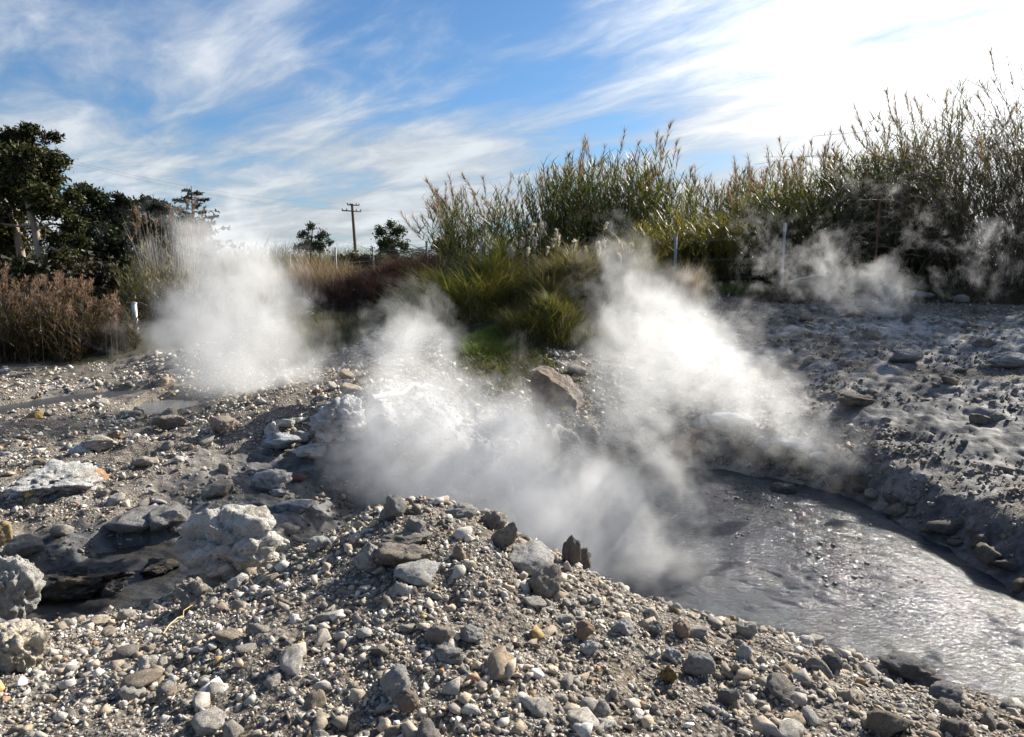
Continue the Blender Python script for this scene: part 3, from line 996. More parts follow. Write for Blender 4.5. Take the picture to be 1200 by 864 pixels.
rock(463, 806, 34, 44, 'smooth long grey stone at the bottom of the mound', (.36, .36, .35), 'round', 72, rot=(.3, .45, .2), depth=.12, land='long smooth grey stone')
rock(478, 826, 20, 24, 'brown stone touching the lower end of the long grey stone', (.30, .23, .18), 'block', 73)
rock(516, 747, 27, 25, 'squat brown grey stone at the centre of the mound', (.33, .29, .25), 'block', 74, land='squat brown stone')
rock(524, 768, 32, 22, 'wide grey stone under the squat brown stone', (.34, .32, .30), 'crag', 75)
rock(552, 748, 24, 16, 'pale flat stone right of the squat brown stone', (.44, .42, .39), 'block', 76)
rock(14, 762, 62, 66, 'cream coloured boulder cut by the left edge of the photo', (.68, .60, .47), 'crag', 80, level=5, depth=.2, name='boulder', land='cream boulder')
rock(2, 692, 56, 70, 'mottled grey boulder above the cream one at the left edge', (.44, .43, .40), 'crag', 84, level=5, name='boulder', depth=.3, land='mottled grey boulder')
rock(22, 648, 36, 24, 'flat topped grey rock by the mud at the left edge', (.30, .28, .26), 'block', 85)
rock(4, 628, 22, 26, 'yellow ochre stone at the left edge above the mud', (.45, .33, .17), 'round', 86)
rock(88, 684, 128, 34, 'black wet lump of mud rock lying in the grey mud', (.030, .029, .028), 'crag', 90, level=5, depth=.35, name='mud_lump', land='black mud lump')
rock(180, 668, 40, 16, 'small black lump in the mud right of the large one', (.035, .034, .033), 'crag', 92, name='mud_lump', depth=.2)
rock(128, 690, 26, 16, 'grey crusted tip at the end of the black mud lump', (.16, .155, .15), 'crag', 93)
rock(190, 612, 44, 34, 'grey smooth hump above the muddy hollow', (.26, .25, .24), 'round', 95, depth=.35, sink=.3)
rock(155, 616, 50, 22, 'low grey hump left of the smooth hump above the mud', (.25, .24, .23), 'round', 96, depth=.35, sink=.3)
rock(319, 510, 18, 16, 'upper white block of the small pile in the middle ground', WH, 'block', 101, land='white rock pile')
rock(327, 522, 36, 17, 'long bluish white block under the upper white one', (.48, .50, .53), 'block', 102)
rock(333, 507, 22, 8, 'thin white slab wedged in the white rock pile', (.55, .55, .54), 'chip', 103)
rock(354, 514, 20, 13, 'pale blue grey stone right of the white rock pile', (.44, .46, .49), 'round', 104)
rock(363, 532, 40, 18, 'white lumpy stone lowest and rightmost of the white pile', (.64, .63, .60), 'crag', 105)
rock(318, 568, 38, 28, 'white crusted lump on the dark gully slope', (.52, .52, .51), 'crag', 107, land='white crusted lump')
rock(325, 578, 20, 9, 'small white stone at the foot of the white crusted lump', WH, 'round', 108)
rock(348, 562, 16, 7, 'flat reddish stone on the dark gully slope', (.24, .13, .10), 'chip', 109)
rock(340, 592, 38, 16, 'flat whitish slab flush with the dark gully floor', (.44, .45, .46), 'slab', 110, sink=.35)
rock(253, 578, 34, 16, 'flat tan stone tilted left above the big boulder', (.38, .33, .27), 'chip', 112, rot=(0, -.35, .2), land='flat tan stone')
rock(268, 573, 11, 12, 'small round grey stone right of the flat tan stone', (.33, .31, .29), 'round', 113)
rock(294, 606, 32, 18, 'rounded brown stone just above the big pale boulder', (.27, .23, .20), 'round', 114)
rock(262, 597, 20, 12, 'cream stone between the flat tan stone and the big boulder', (.52, .44, .34), 'round', 115)
rock(266, 606, 24, 10, 'flat pale stone touching the top of the big pale boulder', (.50, .48, .44), 'round', 116)
rock(396, 488, 56, 44, 'white crusted crag at the left end of the white rise', (.60, .60, .60), 'crag', 118, level=5, sink=.3, depth=.6, land='white crusted crag')
rock(55, 572, 78, 36, 'white crusted knobbly outcrop on the left flats', (.50, .49, .47), 'crag', 120, level=5, sink=.35, depth=.6, name='crust_outcrop', land='white outcrop')
rock(118, 522, 34, 14, 'cream flat stone on the left flats', (.52, .47, .40), 'slab', 122, land='cream flat stone')
rock(95, 528, 24, 12, 'white stone touching the cream flat stone', (.60, .60, .60), 'round', 123)
rock(258, 502, 30, 18, 'tan and grey stone under the left steam plume', (.40, .33, .27), 'block', 125, land='left plume tan stone')
rock(150, 487, 20, 10, 'grey flat stone left of the small pond', GR, 'slab', 126)
rock(162, 484, 10, 10, 'pale upright stone in front of the small pond', PG, 'block', 127, level=3)
rock(168, 545, 22, 12, 'tan stone on the left flats right of the cream stone', (.45, .40, .34), 'block', 129)
rock(196, 500, 30, 16, 'rough brown rock in front of the small pond', (.26, .22, .17), 'crag', 130)
rock(692, 763, 19, 15, 'bright white flat stone right of the mound centre', (.60, .60, .58), 'round', 131, land='bright white stone')
rock(684, 742, 20, 18, 'stone with an orange face above the bright white stone', (.40, .28, .19), 'block', 132)
rock(872, 765, 16, 18, 'pale squared stone below the pool edge', (.58, .57, .55), 'block', 133, land='pale squared stone')
rock(878, 716, 15, 17, 'grey cube shaped stone balanced at the pool edge', (.36, .36, .36), 'block', 134, land='cube shaped shore stone')
rock(876, 738, 20, 16, 'cream stone under the cube shaped stone', (.50, .46, .40), 'block', 135)
rock(848, 716, 22, 16, 'rust brown stone left of the cube shaped stone', (.32, .20, .12), 'round', 136)
rock(798, 740, 18, 20, 'salmon pink stone on the right part of the mound', (.46, .32, .25), 'block', 137)
rock(731, 735, 24, 18, 'pale grey block right of the rusty stones', (.44, .43, .42), 'block', 139)
rock(768, 738, 16, 17, 'mid grey block by the salmon pink stone', (.34, .33, .31), 'block', 140)
rock(788, 770, 18, 20, 'bluish pale stone below the salmon pink stone', (.44, .45, .46), 'block', 141)
rock(785, 792, 20, 22, 'ochre brown crumbly stone low on the right part of the mound', (.30, .20, .07), 'crag', 142)
rock(820, 785, 30, 26, 'big grey angular block low on the right part of the mound', (.34, .33, .32), 'block', 143)
rock(855, 820, 20, 22, 'dark grey pointed stone near the bottom right', (.20, .20, .20), 'chip', 144, rot=(.3, .5, 0))
rock(975, 778, 20, 22, 'dark slate coloured leaning stone on the right shore', (.15, .155, .16), 'block', 145, rot=(.2, .3, .2))
rock(928, 738, 24, 10, 'rust red flat stone at the pool edge', (.30, .12, .07), 'slab', 147)
rock(978, 742, 30, 18, 'dark grey jagged stone at the pool edge', (.17, .165, .16), 'crag', 148)
rock(1044, 749, 36, 13, 'long rust red slab at the pool edge', (.30, .13, .08), 'slab', 149, land='long rust red slab')
rock(1035, 756, 18, 12, 'small brown grey stone under the long rust red slab', (.30, .26, .22), 'block', 150)
rock(1088, 772, 36, 20, 'dark slate block at the water on the right shore', (.14, .145, .15), 'block', 151, land='dark slate block')
rock(1075, 790, 60, 26, 'wide dark layered ledge on the right shore', (.14, .14, .14), 'slab', 152, rot=(0, .12, .1))
rock(1112, 776, 12, 18, 'narrow upright dark stone beside the slate block', (.13, .135, .14), 'block', 153)
rock(1112, 812, 36, 22, 'dark stone with a white flecked top on the right shore', (.22, .215, .21), 'block', 154)
rock(1046, 850, 42, 30, 'brown flat sided stone at the bottom right edge', (.24, .20, .15), 'chip', 155, rot=(.3, 0, .2))
rock(1172, 800, 30, 26, 'dark blue grey stone at the right edge by the water', (.13, .14, .155), 'block', 156)
rock(1125, 854, 30, 22, 'dark brown rock at the bottom right corner', (.17, .15, .13), 'block', 157)
rock(922, 557, 24, 13, 'dark round rock standing in the far edge of the pool', (.09, .09, .095), 'round', 160, D=7.9, sink=.35, land='dark rock in the pool')
rock(858, 524, 42, 18, 'bluish white block on the far bank of the pool', (.42, .45, .50), 'block', 161, land='bluish far bank block')
rock(830, 518, 26, 16, 'bluish grey block left on the far bank', (.36, .39, .43), 'block', 162)
rock(895, 534, 14, 12, 'small pale upright stone on the far bank', (.46, .48, .50), 'chip', 163)
rock(932, 534, 34, 14, 'pale flat block right on the far bank of the pool', (.38, .41, .45), 'block', 164)
rock(960, 548, 18, 12, 'rounded pale stone at the water of the far bank', (.38, .40, .43), 'round', 165)
rock(772, 522, 22, 12, 'dark slab at the far left bank of the pool', (.12, .12, .12), 'slab', 166)
rock(640, 530, 30, 34, 'dark rock edge seen through the middle steam', (.13, .13, .13), 'crag', 167)
rock(1003, 475, 38, 14, 'brown flat rock on the slope above the pool', (.22, .17, .13), 'slab', 168, land='brown flat slope rock')
rock(1080, 350, 26, 9, 'low pale rock at the top of the right slope', (.32, .31, .30), 'slab', 169, level=3)
rock(1187, 425, 40, 14, 'pale flat rock at the right edge of the slope', (.36, .37, .38), 'slab', 170)
rock(1068, 420, 34, 14, 'grey rounded rock on the right slope', (.28, .28, .28), 'round', 171)
rock(1165, 617, 22, 10, 'pale stone at the right shore of the pool', (.34, .35, .37), 'round', 172)
rock(1130, 606, 40, 20, 'dark boulder on the right shore of the pool', (.11, .115, .12), 'round', 173)
rock(660, 402, 0.1 + 8, 6, 'yellow lichen speckled pebble up on the grassy bank', (.5, .45, .1), 'round', 175, level=2)

# --- the other stones large enough to single out
shape_words = {'block': 'angular', 'round': 'rounded', 'chip': 'flat sided', 'crag': 'craggy'}
kinds = ['block', 'block', 'block', 'round', 'chip', 'crag']
lmx = np.array([[a, b_] for _, a, b_ in LM])
taken = [(a, b_) for _, a, b_ in LM]


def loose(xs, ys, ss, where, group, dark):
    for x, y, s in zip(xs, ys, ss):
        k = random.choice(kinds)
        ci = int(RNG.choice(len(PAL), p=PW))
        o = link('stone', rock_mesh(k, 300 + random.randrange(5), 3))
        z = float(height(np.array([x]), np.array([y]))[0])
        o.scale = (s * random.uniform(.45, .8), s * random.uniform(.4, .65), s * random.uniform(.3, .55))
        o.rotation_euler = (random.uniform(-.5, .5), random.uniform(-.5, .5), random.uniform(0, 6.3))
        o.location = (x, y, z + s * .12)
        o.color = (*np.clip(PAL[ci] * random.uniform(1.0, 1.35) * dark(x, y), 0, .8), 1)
        j = int(np.argmin(((lmx - (x, y)) ** 2).sum(1)))
        dx, dy = x - lmx[j, 0], y - lmx[j, 1]
        dist = math.hypot(dx, dy)
        rel = ('right of' if dx > 0 else 'left of') if abs(dx) > abs(dy) else ('behind' if dy > 0 else 'in front of')
        px_size = s * FPX / y
        sw = 'large' if px_size > 22 else 'medium' if px_size > 15 else 'small'
        near_w = 'close ' if dist < .45 else 'well ' if dist > 1.2 else ''
        o['label'] = f"{sw} {PNAME[ci]} {shape_words[k]} stone {near_w}{rel} the {LM[j][0]}"
        o['category'] = 'stone'
        o['group'] = group


x, y = spots(900, .9, lambda x, y: NEARZ(x, y) * 1.0)
x, y, m_ = keepmask(x, y, lambda x, y, m: (m['pool'] < -.12) * (m['mud'] < -.1) * (m['near'] > .3) * 1.0)
dok = np.array([min(math.hypot(a - c, b_ - e) for c, e in taken) > .16 for a, b_ in zip(x, y)])
x, y = x[dok][:150], y[dok][:150]
loose(x, y, np.clip(RNG.lognormal(math.log(.072), .28, len(x)), .045, .15), 'mound', 'loose stones on the rubble mound',
      lambda x, y: .6 if x / y > .6 else 1)
x, y = spots(500, 2, lambda x, y: (y > 4.2) & (y < 14) & (x / y < -.12) & (x / y > -.8))
x, y, m_ = keepmask(x, y, lambda x, y, m: (m['pool'] < -.1) * (m['mud'] < -.08) * (m['near'] < .4) * (m['plants'] < .4) * (polydist(x, y, POND) < -.1) * (polydist(x, y, BROOK) < -.1) * (1 - .6 * m['wet']))
x, y = x[:75], y[:75]
loose(x, y, np.clip(RNG.lognormal(math.log(.017), .35, len(x)) * y, .08, .30), 'flats', 'loose stones on the left flats', lambda x, y: 1.05)
x, y = spots(300, 2, lambda x, y: (y > 6) & (y < 14.5) & (x / y > .08) & (x / y < .8))
x, y, m_ = keepmask(x, y, lambda x, y, m: (m['pool'] < -.1) * (m['plants'] < .4) * (y > 6.5) * 1.)
x, y = x[:38], y[:38]
loose(x, y, np.clip(RNG.lognormal(math.log(.016), .35, len(x)) * y, .09, .30), 'slope', 'loose stones on the slope behind the pool', lambda x, y: .6)

RIM = [(765, 533), (790, 528), (808, 536), (822, 527), (842, 537), (870, 533), (884, 541), (905, 545), (918, 540), (942, 552), (955, 560), (975, 558), (985, 572), (1010, 574),
       (1022, 585), (1045, 590), (1052, 603), (1075, 606), (1090, 622), (1112, 622), (1120, 640), (1148, 642), (1160, 655), (1182, 668), (1195, 690), (745, 530), (725, 538), (1005, 562), (1065, 590), (1140, 628)]
rp = np.array([hit(a, b_, 4, 14) for a, b_ in RIM])
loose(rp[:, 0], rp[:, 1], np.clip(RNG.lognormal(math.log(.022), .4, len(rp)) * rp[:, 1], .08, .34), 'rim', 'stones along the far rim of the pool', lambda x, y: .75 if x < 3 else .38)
# lichen on the slab, sticks, white crusted log
B = Buf()


def stick(name, label, p0, p1, r, col, mat, cat='stick', sag=.0, n=6, wob=.01):
    Bf = Buf()
    t = np.linspace(0, 1, n)[:, None]
    pts = np.array(p0) * (1 - t) + np.array(p1) * t
    pts = pts + RNG.normal(size=pts.shape) * wob
    pts[:, 2] -= sag * 4 * (t * (1 - t))[:, 0]
    Bf.tube(pts, np.linspace(r, r * .55, n), 7, col)
    return link(name, Bf.mesh(name, mat, True), label=label, cat=cat)


def onground(px, py, up=.0):
    p = hit(px, py, 1.5, 25)
    p[2] += up
    return p


stick('dry_twig', 'yellow dry reed stem lying on the mound below the big boulder', onground(192, 745, .03), onground(226, 722, .05), .004, (.50, .38, .16), M_stalk)
stick('dark_stick', 'dark twig lying in the grey mud', onground(62, 722, .03), onground(88, 730, .03), .004, (.03, .025, .02), M_stalk)
stick('white_log', 'white crusted fallen log lying on the white rise behind the steam', onground(440, 482, .08), onground(506, 462, .12), .045, (.62, .61, .58), M_bark, 'log', wob=.02, n=10)
stick('pale_branch', 'pale branch lying at the foot of the grey post on the right', onground(926, 333, .05), onground(958, 329, .12), .025, (.5, .48, .45), M_bark, 'branch')
pbl = Buf()


bb = Buf()
cb0, cb1 = np.array(G(870, 570, 0)), np.array(G(1010, 690, 0))
lv, lf = ICO[1]
BV, BF, k_ = [], [], 0
for _ in range(420):
    t = RNG.uniform()
    q = cb0 * (1 - t) + cb1 * t + np.array((RNG.normal() * .30, RNG.normal() * .30, .004))
    r_ = float(np.clip(RNG.lognormal(math.log(.009), .5), .004, .03))
    BV.append(lv * (r_, r_, r_ * .5) + q)
    BF.append(lf + k_)
    k_ += len(lv)
link('froth', newmesh('froth', np.concatenate(BV), np.concatenate(BF), plain_material('dark_froth', (.05, .05, .052), .5), smooth=True), kind='stuff',
     label='dark specks of froth drifting across the middle of the pool')

# ------------------------------------------------------------------ plants
def hz(x, y):
    return height(np.atleast_1d(np.asarray(x, float)), np.atleast_1d(np.asarray(y, float)))


def jit(c, s=.15):
    return np.clip(np.array(c) * RNG.uniform(1 - s, 1 + s) + RNG.normal(size=3) * .008, .005, 1)


def blades(pos, length, width, lean, arch, cols, segs=2):
    """many grass blades at once; pos (n,3)"""
    n = len(pos)
    length = np.broadcast_to(length, (n,))
    az = RNG.uniform(0, 2 * PI, n)
    ln = RNG.uniform(.2, 1, n) * lean
    ar = RNG.uniform(.3, 1, n) * arch
    dirh = np.stack([np.cos(az), np.sin(az)], -1)
    sd_ = np.stack([-np.sin(az), np.cos(az), np.zeros(n)], -1)
    tw = RNG.uniform(-1, 1, (n, 1))
    sd_ = sd_ + tw * np.stack([dirh[:, 0], dirh[:, 1], np.zeros(n)], -1)
    sd_ /= np.linalg.norm(sd_, axis=1)[:, None]
    V = []
    for k in range(segs + 1):
        t = k / segs
        hd = (ln * t + ar * t * t) * length
        up = (t - ar * .55 * t * t * t) * length
        c = pos + np.concatenate([dirh * hd[:, None], up[:, None]], 1)
        w = width * (1 - t * .9) * .5
        V.append(c - sd_ * w)
        V.append(c + sd_ * w)
    V = np.stack(V, 1)                       # n, 2(segs+1), 3
    F = []
    for k in range(segs):
        F.append([2 * k, 2 * k + 1, 2 * k + 3, 2 * k + 2])
    F = np.array(F)[None] + (np.arange(n) * V.shape[1])[:, None, None]
    col = np.repeat(cols, V.shape[1], 0)
    return V.reshape(-1, 3), F.reshape(-1, 4), col


def palette(n, cols, s=.2):
    c = np.array(cols)[RNG.integers(0, len(cols), n)]
    return np.clip(c * RNG.uniform(1 - s, 1 + s, (n, 1)), .004, 1)


def tuft_area(name, label, cx, cy, rx, ry, n, length, width, lean, arch, cols, mat=M_dry, kind='stuff', cat=None, dome=0, group=None, part='blades', rot=0):
    a, r = RNG.uniform(0, 2 * PI, n), np.sqrt(RNG.uniform(0, 1, n))
    lx, ly = rx * r * np.cos(a), ry * r * np.sin(a)
    x, y = cx + lx * math.cos(rot) - ly * math.sin(rot), cy + lx * math.sin(rot) + ly * math.cos(rot)
    clump = .6 + .6 * pn(x * 1.6, y * 1.6, 5)
    ln = length * RNG.uniform(.4, 1.2, n) * np.where(RNG.uniform(size=n) < .04, 1.25, 1) * np.clip(clump + .5, .5, 1.3) * (1 - .45 * r ** 2)
    z = hz(x, y) + dome * (1 - r ** 2) * np.clip(.75 + 1.3 * pn(x * 2.1, y * 2.1, 11), .15, 1.6)
    V, F, c = blades(np.stack([x, y, z], -1), ln, width, lean, arch, palette(n, cols) * (.75 + .5 * np.clip(clump, 0, 1))[:, None])
    V = V + 0
    me = newmesh(part if cat else name, V, F, mat, c)
    if cat:
        e = link(name, None, label=label, cat=cat, group=group, loc=(cx, cy, float(hz(cx, cy)[0])))
        o = link(part, me, e)
        o['kind'] = 'stuff'
        o.matrix_parent_inverse = Matrix.Translation(-Vector(e.location))
        return e
    return link(name, me, label=label, kind=kind)


GREEN, OLIVE, STRAW, BROWN = (.060, .095, .022), (.085, .090, .028), (.26, .21, .12), (.12, .075, .045)
BRIGHT = (.18, .27, .035)
# grassy bank in the middle
c = onground(575, 405)
tuft_area('grass', 'bright green grass patch above the middle steam', c[0], c[1], .62, .95, 5200, .20, .010, .5, .6, [BRIGHT, BRIGHT, (.13, .20, .03), (.22, .25, .06), (.20, .17, .08)], M_leaf)
c = onground(605, 440)
tuft_area('weeds', 'sparse dark weeds on the stony foot of the grassy bank', c[0], c[1], .9, .7, 3000, .13, .013, .8, .8, [OLIVE, GREEN, (.15, .16, .05), (.17, .12, .06)], M_leaf)
c = onground(600, 425)
tuft_area('weeds', 'low dark green weeds between the green grass and the tilted slab', c[0], c[1], .75, .9, 3800, .14, .013, .8, .8, [OLIVE, GREEN, (.12, .13, .04), (.14, .10, .05)], M_leaf)
c = onground(640, 368)
tuft_area('grass_tussock', 'broad dark green brown tussock of drooping grass on the bank', c[0], c[1], 1.0, .8, 5200, .62, .008, .6, 1.0, [(.12, .115, .045), (.08, .09, .025), (.26, .22, .13)], cat='grass tussock', dome=.25)
c = onground(590, 352)
tuft_area('grass_tussock', 'grey brown tussock of long drooping grass left on the bank', c[0], c[1] + .4, 1.1, .7, 6000, .85, .008, .6, 1.0, [(.22, .18, .12), (.13, .11, .055), (.09, .095, .035), (.32, .27, .19)], cat='grass tussock', dome=.3)
c = onground(690, 352)
tuft_area('grass_tussock', 'pale straw tussock behind the right steam plume', c[0], c[1] + .3, 1.2, .7, 5200, .85, .008, .5, .9, [(.34, .28, .19), (.22, .19, .10), (.14, .13, .055)], cat='grass tussock', dome=.25)
c = onground(735, 350)
tuft_area('grass_tussock', 'olive grass tussock beside the foot of the first grey post', c[0], c[1] + .2, .9, .6, 4200, .70, .010, .6, .9, [(.13, .12, .05), (.09, .095, .03), (.18, .15, .09)], cat='grass tussock', dome=.2)
c = onground(700, 385)
tuft_area('grass', 'sparse brown green grass on the bank behind the right plume', c[0], c[1], 1.3, 1.0, 4200, .20, .010, .7, .6, [(.12, .11, .05), (.08, .08, .03), (.15, .11, .07)], M_leaf)
c = onground(813, 352)
tuft_area('dry_tussock', 'straw coloured dry grass tussock right of the grey post', c[0], c[1], .33, .33, 1500, .75, .008, .45, .5, [(.38, .30, .18), (.30, .23, .13)], cat='grass tussock')
c = onground(860, 347)
tuft_area('grass', 'short green grass strip under the right thicket', c[0], c[1] + .2, 1.2, .35, 2600, .22, .012, .5, .5, [GREEN, (.09, .12, .03)], M_leaf)
c = onground(930, 352)
tuft_area('scrub', 'low brown scrub at the top of the right slope', c[0], c[1], 1.1, .4, 2400, .20, .012, .9, .6, [(.12, .09, .06), (.07, .065, .04)])
c = onground(1100, 330)
tuft_area('dry_grass', 'low brown dry grass along the foot of the dark thicket', c[0] + .3, 14.6, 3.6, .5, 5200, .22, .012, .8, .6, [(.10, .07, .045), (.06, .06, .03), (.16, .11, .06)])
c = onground(362, 395)
tuft_area('grass', 'pale green dry grass between the left plume and the middle steam', c[0], c[1], 1.3, 1.6, 6800, .30, .009, .5, .6, [(.16, .17, .08), (.13, .12, .06), (.22, .19, .11)])
c = onground(430, 352)
tuft_area('heather_mound', 'low dark reddish brown shrub mound below the fence', c[0], c[1] + .6, 1.5, 1.4, 9000, .42, .010, .9, .5, [(.085, .042, .030), (.055, .032, .025), (.11, .065, .045)], cat='shrub', dome=.35)
c = onground(470, 350)
tuft_area('heather_mound', 'smaller reddish brown shrub mound right of the first', c[0] + .5, c[1] + 1.5, 1.3, 1.2, 5500, .42, .010, .9, .5, [(.09, .048, .034), (.06, .036, .028), (.10, .08, .05)], cat='shrub', dome=.35)
c = Wp(355, 19, 0)
tuft_area('tan_reeds', 'tan feathery reed patch left of the thin fence posts', c[0], c[1], 1.7, 1.1, 4200, 1.0, .016, .3, .35, [(.34, .25, .17), (.25, .18, .12), (.12, .10, .05)], cat='reeds', dome=.1)
for px_, py_, rr_, hh_, cc_, lb_ in [
        (525, 372, .75, .75, [(.18, .20, .055), (.12, .14, .035), (.28, .24, .11)], 'rounded yellow green bush at the left end of the grassy bank'),
        (575, 355, .80, .85, [(.15, .18, .04), (.10, .13, .03), (.24, .21, .09)], 'rounded olive bush above the bright green grass'),
        (640, 400, .70, .55, [(.14, .15, .045), (.09, .11, .03), (.22, .18, .09)], 'low rounded olive bush above the tilted slab'),
        (665, 360, .85, .80, [(.20, .18, .07), (.12, .13, .04), (.30, .25, .14)], 'rounded straw green bush left of the right plume'),
        (740, 345, .75, .75, [(.17, .16, .055), (.11, .12, .035), (.24, .20, .10)], 'rounded olive bush at the foot of the first grey post'),
        (610, 330, .95, .80, [(.18, .20, .05), (.12, .15, .035), (.28, .24, .11)], 'rounded green bush below the white plumes')]:
    c = onground(px_, py_)
    tuft_area('rounded_bush', lb_, c[0], c[1] + rr_ * .4, rr_ * 1.25, rr_, 4600, hh_ * .8, .014, .9, .9, cc_, M_leaf, cat='bush', dome=hh_ * .75)
c = onground(560, 435)
tuft_area('grass', 'thin tufts trailing down from the grassy bank onto the grey ground', c[0] + .3, c[1] - .2, 1.6, 1.1, 2600, .13, .010, .8, .7, [(.12, .13, .04), (.20, .17, .09), (.09, .11, .03)], M_leaf)
# green leafy plants of the bank crest
c = Wp(540, 14.4, 0)
tuft_area('cane_shrub', 'leafy yellow green shrub on the left end of the bank', c[0], c[1], 1.3, .7, 4200, .95, .026, .6, .9, [(.14, .16, .045), (.10, .12, .03), (.24, .21, .09)], M_leaf, cat='shrub', dome=.15)
c = Wp(650, 14.8, 0)
tuft_area('cane_shrub', 'olive green shrub under the white plumes', c[0], c[1], 1.5, .6, 4200, .85, .022, .5, .8, [(.15, .16, .045), (.11, .12, .035), (.26, .22, .11)], M_leaf, cat='shrub', dome=.2)


def plume_mesh(n=60, h=.35, w=.09, cols=((.55, .5, .44), (.42, .36, .30)), mat=None, name='plume'):
    t = RNG.uniform(0, 1, n)
    a = RNG.uniform(0, 2 * PI, n)
    r = w * .35 * np.sin(PI * np.clip(t * .9 + .08, 0, 1))
    pos = np.stack([r * np.cos(a) * .3, r * np.sin(a) * .3, t * h * .8], -1)
    V, F, c = blades(pos, h * .3, w * .16, .5, .3, palette(n, cols, .2), 2)
    V[:, :2] *= 1 + w * 4
    Bf = Buf()
    Bf.tube([(0, 0, -.05), (0, 0, h * .8)], .003, 3, cols[1])
    Bf.add(V, F, c)
    return Bf.mesh(name, mat or M_plume)


PLW = [plume_mesh(110, .30, .13, ((.56, .54, .49), (.46, .43, .38)), name='white_plume') for _ in range(3)]
PLB = [plume_mesh(44, .42, .05, ((.22, .16, .11), (.30, .23, .16), (.15, .11, .08)), name='brown_plume') for _ in range(4)]
PLT = [plume_mesh(60, .30, .10, ((.25, .17, .13), (.33, .24, .18), (.17, .115, .08)), name='tan_plume') for _ in range(4)]

# white plumed reeds: each a stem with its plume
for i, (px, py, dd, sc_) in enumerate([(596, 290, 14.2, .7), (612, 283, 14.4, .8), (622, 268, 14.8, 1), (634, 268, 14.7, 1), (627, 283, 14.5, .9), (651, 274, 14.8, .9),
                                        (654, 282, 14.5, 1), (647, 284, 14.3, .8), (672, 288, 14.5, 1), (600, 296, 14.1, .9), (618, 292, 14.0, .7),
                                        (688, 290, 14.3, .6), (702, 292, 14.4, 1.1), (707, 286, 14.6, .9), (640, 292, 14.1, .7), (740, 290, 14.6, .9), (728, 300, 14.2, .8), (708, 262, 15, .7)]):
    top = np.array(P(px, py + 6, dd))
    g = float(hz(top[0], top[1])[0])
    e = link('plumed_reed', None, label='white plumed reed on the crest of the middle bank', cat='reed', group='white plumed reeds on the middle bank', loc=(top[0], top[1], g))
    Bf = Buf()
    hgt = top[2] - g
    lx = random.uniform(-.15, .15)
    Bf.tube([(-lx, 0, -.05), (-lx * .5, 0, hgt * .5), (0, 0, hgt)], (.006, .005, .003), 4, (.20, .19, .09))
    link('stem', Bf.mesh('reed_stem', M_stalk), e)
    pl_ = link('plume', PLW[i % 3], e)
    pl_.location = (0, 0, hgt - .03)
    pl_.rotation_euler = (random.uniform(-.3, .3), lx * 2 + random.uniform(-.3, .3), random.uniform(0, 6))
    pl_.scale = (sc_ * .9,) * 3


def thicket(name, label, spots, leafcols, stalkcols, hrange, nleaf, leaf_l, leaf_w, plume_share, plumes, cat='cane thicket', droop=.6, lean=(0, 0), leansd=.12, top_w=None):
    """spots: list of (x, y, height factor)"""
    xs = np.array([s[0] for s in spots])
    ys = np.array([s[1] for s in spots])
    zs = hz(xs, ys)
    cx, cy = xs.mean(), ys.mean()
    e = link(name, None, label=label, cat=cat, loc=(cx, cy, float(hz(cx, cy)[0])))
    St, Lf, Pl = Buf(), Buf(), []
    Lp, Ld, Ll, Lc = [], [], [], []
    for i, (x, y, f) in enumerate(spots):
        h = RNG.uniform(*hrange) * f
        l = RNG.normal(size=2) * leansd + np.array(lean)
        bend = RNG.uniform(.05, .5)
        t = np.linspace(0, 1, 6)
        hd = (t * .5 + bend * t * t) * h
        pts = np.stack([x + l[0] * hd, y + l[1] * hd, zs[i] - .05 + h * t * (1 - .12 * t * t * np.hypot(*l) * 3)], -1)
        St.tube(pts, np.linspace(.013, .004, 6), 3, jit(random.choice(stalkcols)))
        nl = int(nleaf * RNG.uniform(.6, 1.3))
        for q in range(nl):
            tt = RNG.uniform(.05, 1.0) ** 1.25
            k = min(int(tt * 5), 4)
            fr = tt * 5 - k
            p = pts[k] * (1 - fr) + pts[k + 1] * fr
            Lp.append(p)
            Ll.append(leaf_l * RNG.uniform(.5, 1.2) * (1.1 - .5 * tt))
            Lc.append(jit(random.choice(leafcols), .25))
        if RNG.uniform() < plume_share:
            Pl.append((pts[-1], l))
    V, F, c = blades(np.array(Lp), np.array(Ll), leaf_w, .9, droop, np.array(Lc))
    Lf.add(V, F, c)
    for nm, Bf, mt in (('stalks', St, M_stalk), ('leaves', Lf, M_leaf)):
        o = link(nm, Bf.mesh(nm, mt), e, kind='stuff')
        o.matrix_parent_inverse = Matrix.Translation(-Vector(e.location))
    for p, l in Pl[:60]:
        o = link('seed_plume', random.choice(plumes), e)
        o.location = Vector(p) - Vector(e.location)
        o.rotation_euler = (-l[1] * .9 + random.uniform(-.15, .15), l[0] * .9 + random.uniform(-.15, .15), 0)
        o.scale = (random.uniform(1.1, 1.7),) * 3
    return e


def band(n, px0, px1, D0, D1, prof=None):
    out = []
    for _ in range(n):
        px = RNG.uniform(px0, px1)
        D = RNG.uniform(D0, D1)
        rx, _z = ray(px, 300)
        f = np.interp(px, *prof) if prof else 1
        out.append((rx * D, D, f))
    return out


